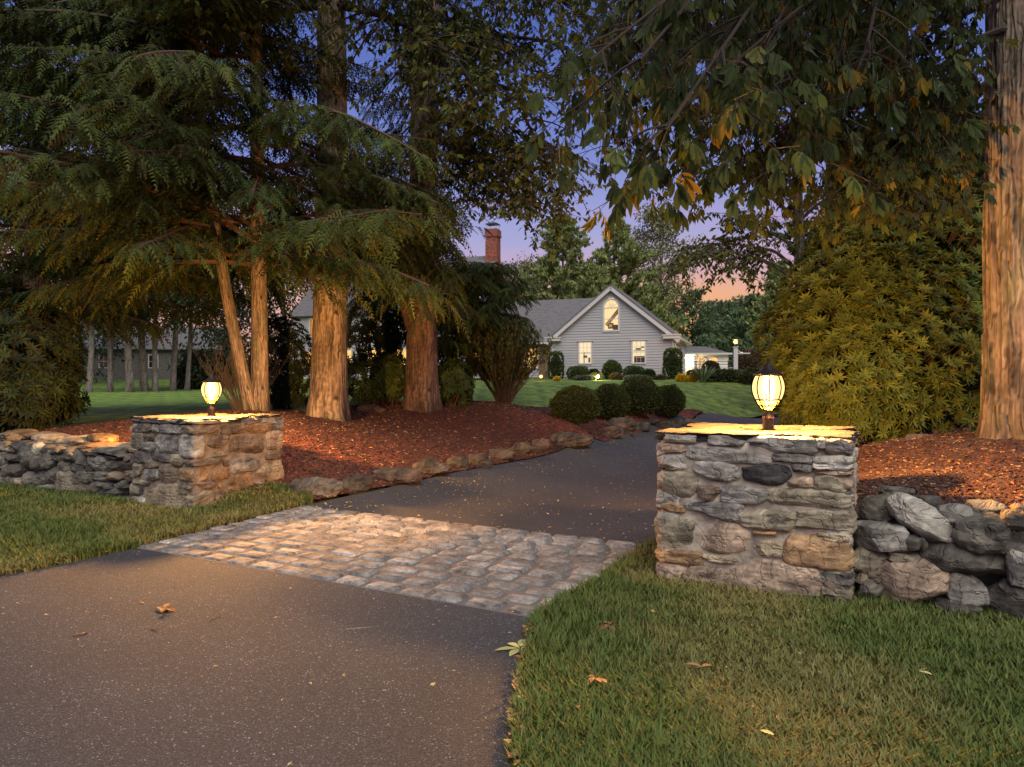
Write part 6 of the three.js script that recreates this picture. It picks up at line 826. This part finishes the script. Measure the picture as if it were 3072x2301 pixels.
{
  const r = rng(621), l = [], m = new THREE.MeshStandardMaterial({ color: 0xffffff, vertexColors: true, roughness: 0.8, side: THREE.DoubleSide });
  for (let i = 0; i < 4200; i++) { const w = 1.2 + 24 * Math.pow(r(), 1.3), t = r() < 0.3 ? -4.85 + Math.abs(r() + r() - 1) * 0.9 : -4.8 + 4.3 * r(), [x, D] = P(t, w); if (fbm(x * 0.7, 9, D * 0.7, 3) + (r() - 0.5) * 0.6 < -0.1) continue; const s = 0.026 + 0.032 * r() * r(); l.push([x, H(x, D) + 0.026, -D, (r() - 0.5) * 0.5, r() * 6.3, (r() - 0.5) * 0.5, s, s, s, vary(DRY[Math.floor(r() * 5)], r, 0.3)]); }
  for (let i = 0; i < 1500; i++) { const left = r() < 0.65, [x, D] = left ? [lerp(-5, 6, r()), lerp(10, 22, r())] : [lerp(3, 8, r()), lerp(5.5, 11, r())]; if (!inside(left ? bedLeft : bedRight, x, D)) continue; const s = 0.03 + 0.05 * r() * r(); l.push([x, H(x, D) + 0.055, -D, (r() - 0.5) * 0.8, r() * 6.3, (r() - 0.5) * 0.8, s, s, s, vary(DRY[Math.floor(r() * 4)], r, 0.3)]); }
  for (let i = 0; i < 260; i++) { const [x, D] = P(lerp(-4.8, -0.4, r()), lerp(-3.5, 1.1, r())), s = 0.015 + 0.025 * r() * r(); l.push([x, 0.034, -D, (r() - 0.5) * 0.5, r() * 6.3, (r() - 0.5) * 0.5, s, s, s, vary(DRY[Math.floor(r() * 5)], r, 0.35)]); }
  for (let i = 0; i < 420; i++) { const k = Math.floor(r() * 40), q = RE[k], [x, D] = [q[0] + (r() - 0.35) * 0.14, q[1] + (r() - 0.5) * 0.14], s = 0.03 + 0.05 * r(); if (tw(x, D)[1] > -1.1 && r() < 0.7) continue; l.push([x, H(x, D) + 0.04, -D, (r() - 0.5) * 0.9, r() * 6.3, (r() - 0.5) * 0.9, s, s, s, vary([DRY[2], DRY[3], DRY[0], [0.2, 0.1, 0.05]][Math.floor(r() * 4)], r, 0.3)]); }
  for (let i = 0; i < 300; i++) { const left = r() < 0.4, D = left ? lerp(6, 9.5, r()) : lerp(2.8, 5.5, r()), x = left ? lerp(-7, -3.5, r()) : lerp(0.1, 4, r()); if (!inside(left ? lawnLeftPoly : lawnRightPoly, x, D)) continue; const s = 0.02 + 0.035 * r() * r(); l.push([x, H(x, D) + 0.05, -D, (r() - 0.5), r() * 6.3, (r() - 0.5), s, s, s, vary(DRY[Math.floor(r() * 4)], r, 0.3)]); }
  scatter('leaf_litter', bitGeo, m, l);
}
// the fallen leaves that can be told apart
const S22 = 3072 / 2212 / 3;
function fallen(px, py, kind, n, L, label, seed, lift = 0.016) {
  const r = rng(seed), D = EYE * FOCAL / (py * S22 - CY), x = (px * S22 - CX) / FOCAL * D, g = thing('fallen_leaf', label, 'fallen leaf', [x, H(x, D) + lift, -D], 0, 'fallen leaves lying about'), f = new Mass(200), cols = { brown: [[0.22, 0.11, 0.05], [0.3, 0.15, 0.06]], yellow: [[0.5, 0.46, 0.17], [0.42, 0.42, 0.16]], tan: [[0.42, 0.24, 0.1], [0.36, 0.2, 0.09]] }[kind], s = new Mass(30);
  const a0 = r() * 6.283; for (let i = 0; i < n; i++) { const a = a0 + (n > 1 ? (i / n) * 4.6 : 0) + (r() - 0.5) * 0.4, d = nrm([Math.cos(a), kind === 'yellow' ? 0.06 : 0.12 + 0.4 * r(), Math.sin(a)]); f.bigLeaf([0, 0.004 * i, 0], d, [0, 1, 0], L * (0.7 + 0.5 * r()), L * 0.36, vary(cols[i % 2], r, 0.25), kind === 'yellow' ? 0.1 : 0.3 + 0.5 * r()); }
  s.tube([[0, 0.004, 0], [-Math.cos(a0 + 2) * L * 0.6, 0.012, -Math.sin(a0 + 2) * L * 0.6]], [0.002, 0.0014], 4, mul(cols[0], 0.7)); f.mesh('blade', LEAF, g); s.mesh('stalk', WOOD, g);
}
fallen(355, 1325, 'brown', 5, 0.12, 'biggest curled brown leaf lying alone on the near asphalt', 701);
fallen(175, 1376, 'brown', 2, 0.07, 'small reddish-brown leaf left on the near asphalt', 702);
fallen(343, 1365, 'brown', 1, 0.05, 'tiny dark leaf below the biggest curled brown leaf', 703);
fallen(300, 1306, 'tan', 1, 0.06, 'small tan leaf above the biggest curled brown leaf', 704);
fallen(1122, 1408, 'yellow', 5, 0.14, 'flat yellow-green five-part leaf at the asphalt edge', 705);
fallen(1140, 1432, 'tan', 2, 0.07, 'orange-tan leaf touching the yellow-green five-part leaf', 706);
fallen(1318, 1376, 'brown', 4, 0.11, 'curled brown leaf in the grass below the nearer pillar', 707, 0.07);
fallen(1285, 1495, 'tan', 4, 0.09, 'pale tan leaf in the grass toward the asphalt edge', 708, 0.07);
fallen(1516, 1470, 'tan', 2, 0.09, 'orange-brown leaf alone in the middle of the near grass', 709, 0.07);
fallen(1985, 1480, 'yellow', 1, 0.08, 'yellow leaf stuck upright in the grass at the right', 710, 0.07);
fallen(1172, 1345, 'yellow', 4, 0.08, 'yellow leaves at the nearest corner of the cobbles', 711);
fallen(245, 1185, 'brown', 5, 0.14, 'clump of brown leaves where the left grass meets the asphalt', 712);
fallen(215, 1200, 'tan', 3, 0.1, 'tan leaf beside the clump at the left grass edge', 713);
fallen(85, 1222, 'brown', 2, 0.1, 'brown leaf at the far left grass edge', 714);
fallen(1245, 1548, 'tan', 1, 0.06, 'small tan leaf low in the near grass', 715, 0.06);
fallen(1640, 1612, 'yellow', 1, 0.08, 'yellow leaf at the bottom of the near grass', 716, 0.07);
fallen(1075, 1110, 'tan', 1, 0.05, 'tan leaf on the drive just beyond the cobbles', 717);
fallen(875, 1176, 'tan', 2, 0.08, 'orange leaf on the cobbles in the middle of the apron', 718, 0.05);
fallen(1075, 1145, 'yellow', 2, 0.1, 'yellow leaf on the far rim of the cobbles', 719, 0.05);
fallen(860, 1195, 'brown', 1, 0.06, 'small brown leaf on the cobbles below the orange leaf', 720, 0.05);
for (const [px, py, len, a, th, c, l] of [[774, 1366, 0.16, 0.2, 0.003, [0.3, 0.26, 0.2], 'thin pale twig lying on the near asphalt'], [465, 1345, 0.1, 1.1, 0.003, [0.08, 0.06, 0.045], 'short dark twig near the biggest curled brown leaf'], [1100, 1120, 0.22, 0.5, 0.004, [0.1, 0.07, 0.05], 'dark twig on the drive past the cobbles']]) {
  const D = EYE * FOCAL / (py * S22 - CY), x = (px * S22 - CX) / FOCAL * D, g = thing('twig', l, 'twig', [x, H(x, D) + 0.026, -D], a, 'twigs on the asphalt'), m = new Mass(40); m.tube([[-len / 2, 0, 0], [-len * 0.1, 0.006, 0.012], [len / 2, 0.002, -0.004]], [th, th * 0.8, th * 0.4], 5, c); m.mesh('stick', WOOD, g); const k = new Mass(16); k.tube([[-len * 0.1, 0.006, 0.012], [len * 0.1, 0.012, 0.04]], [th * 0.6, th * 0.3], 4, c); k.mesh('side_shoot', WOOD, g);
}
console.log(JSON.stringify(TRI));
renderer.render(scene, camera);
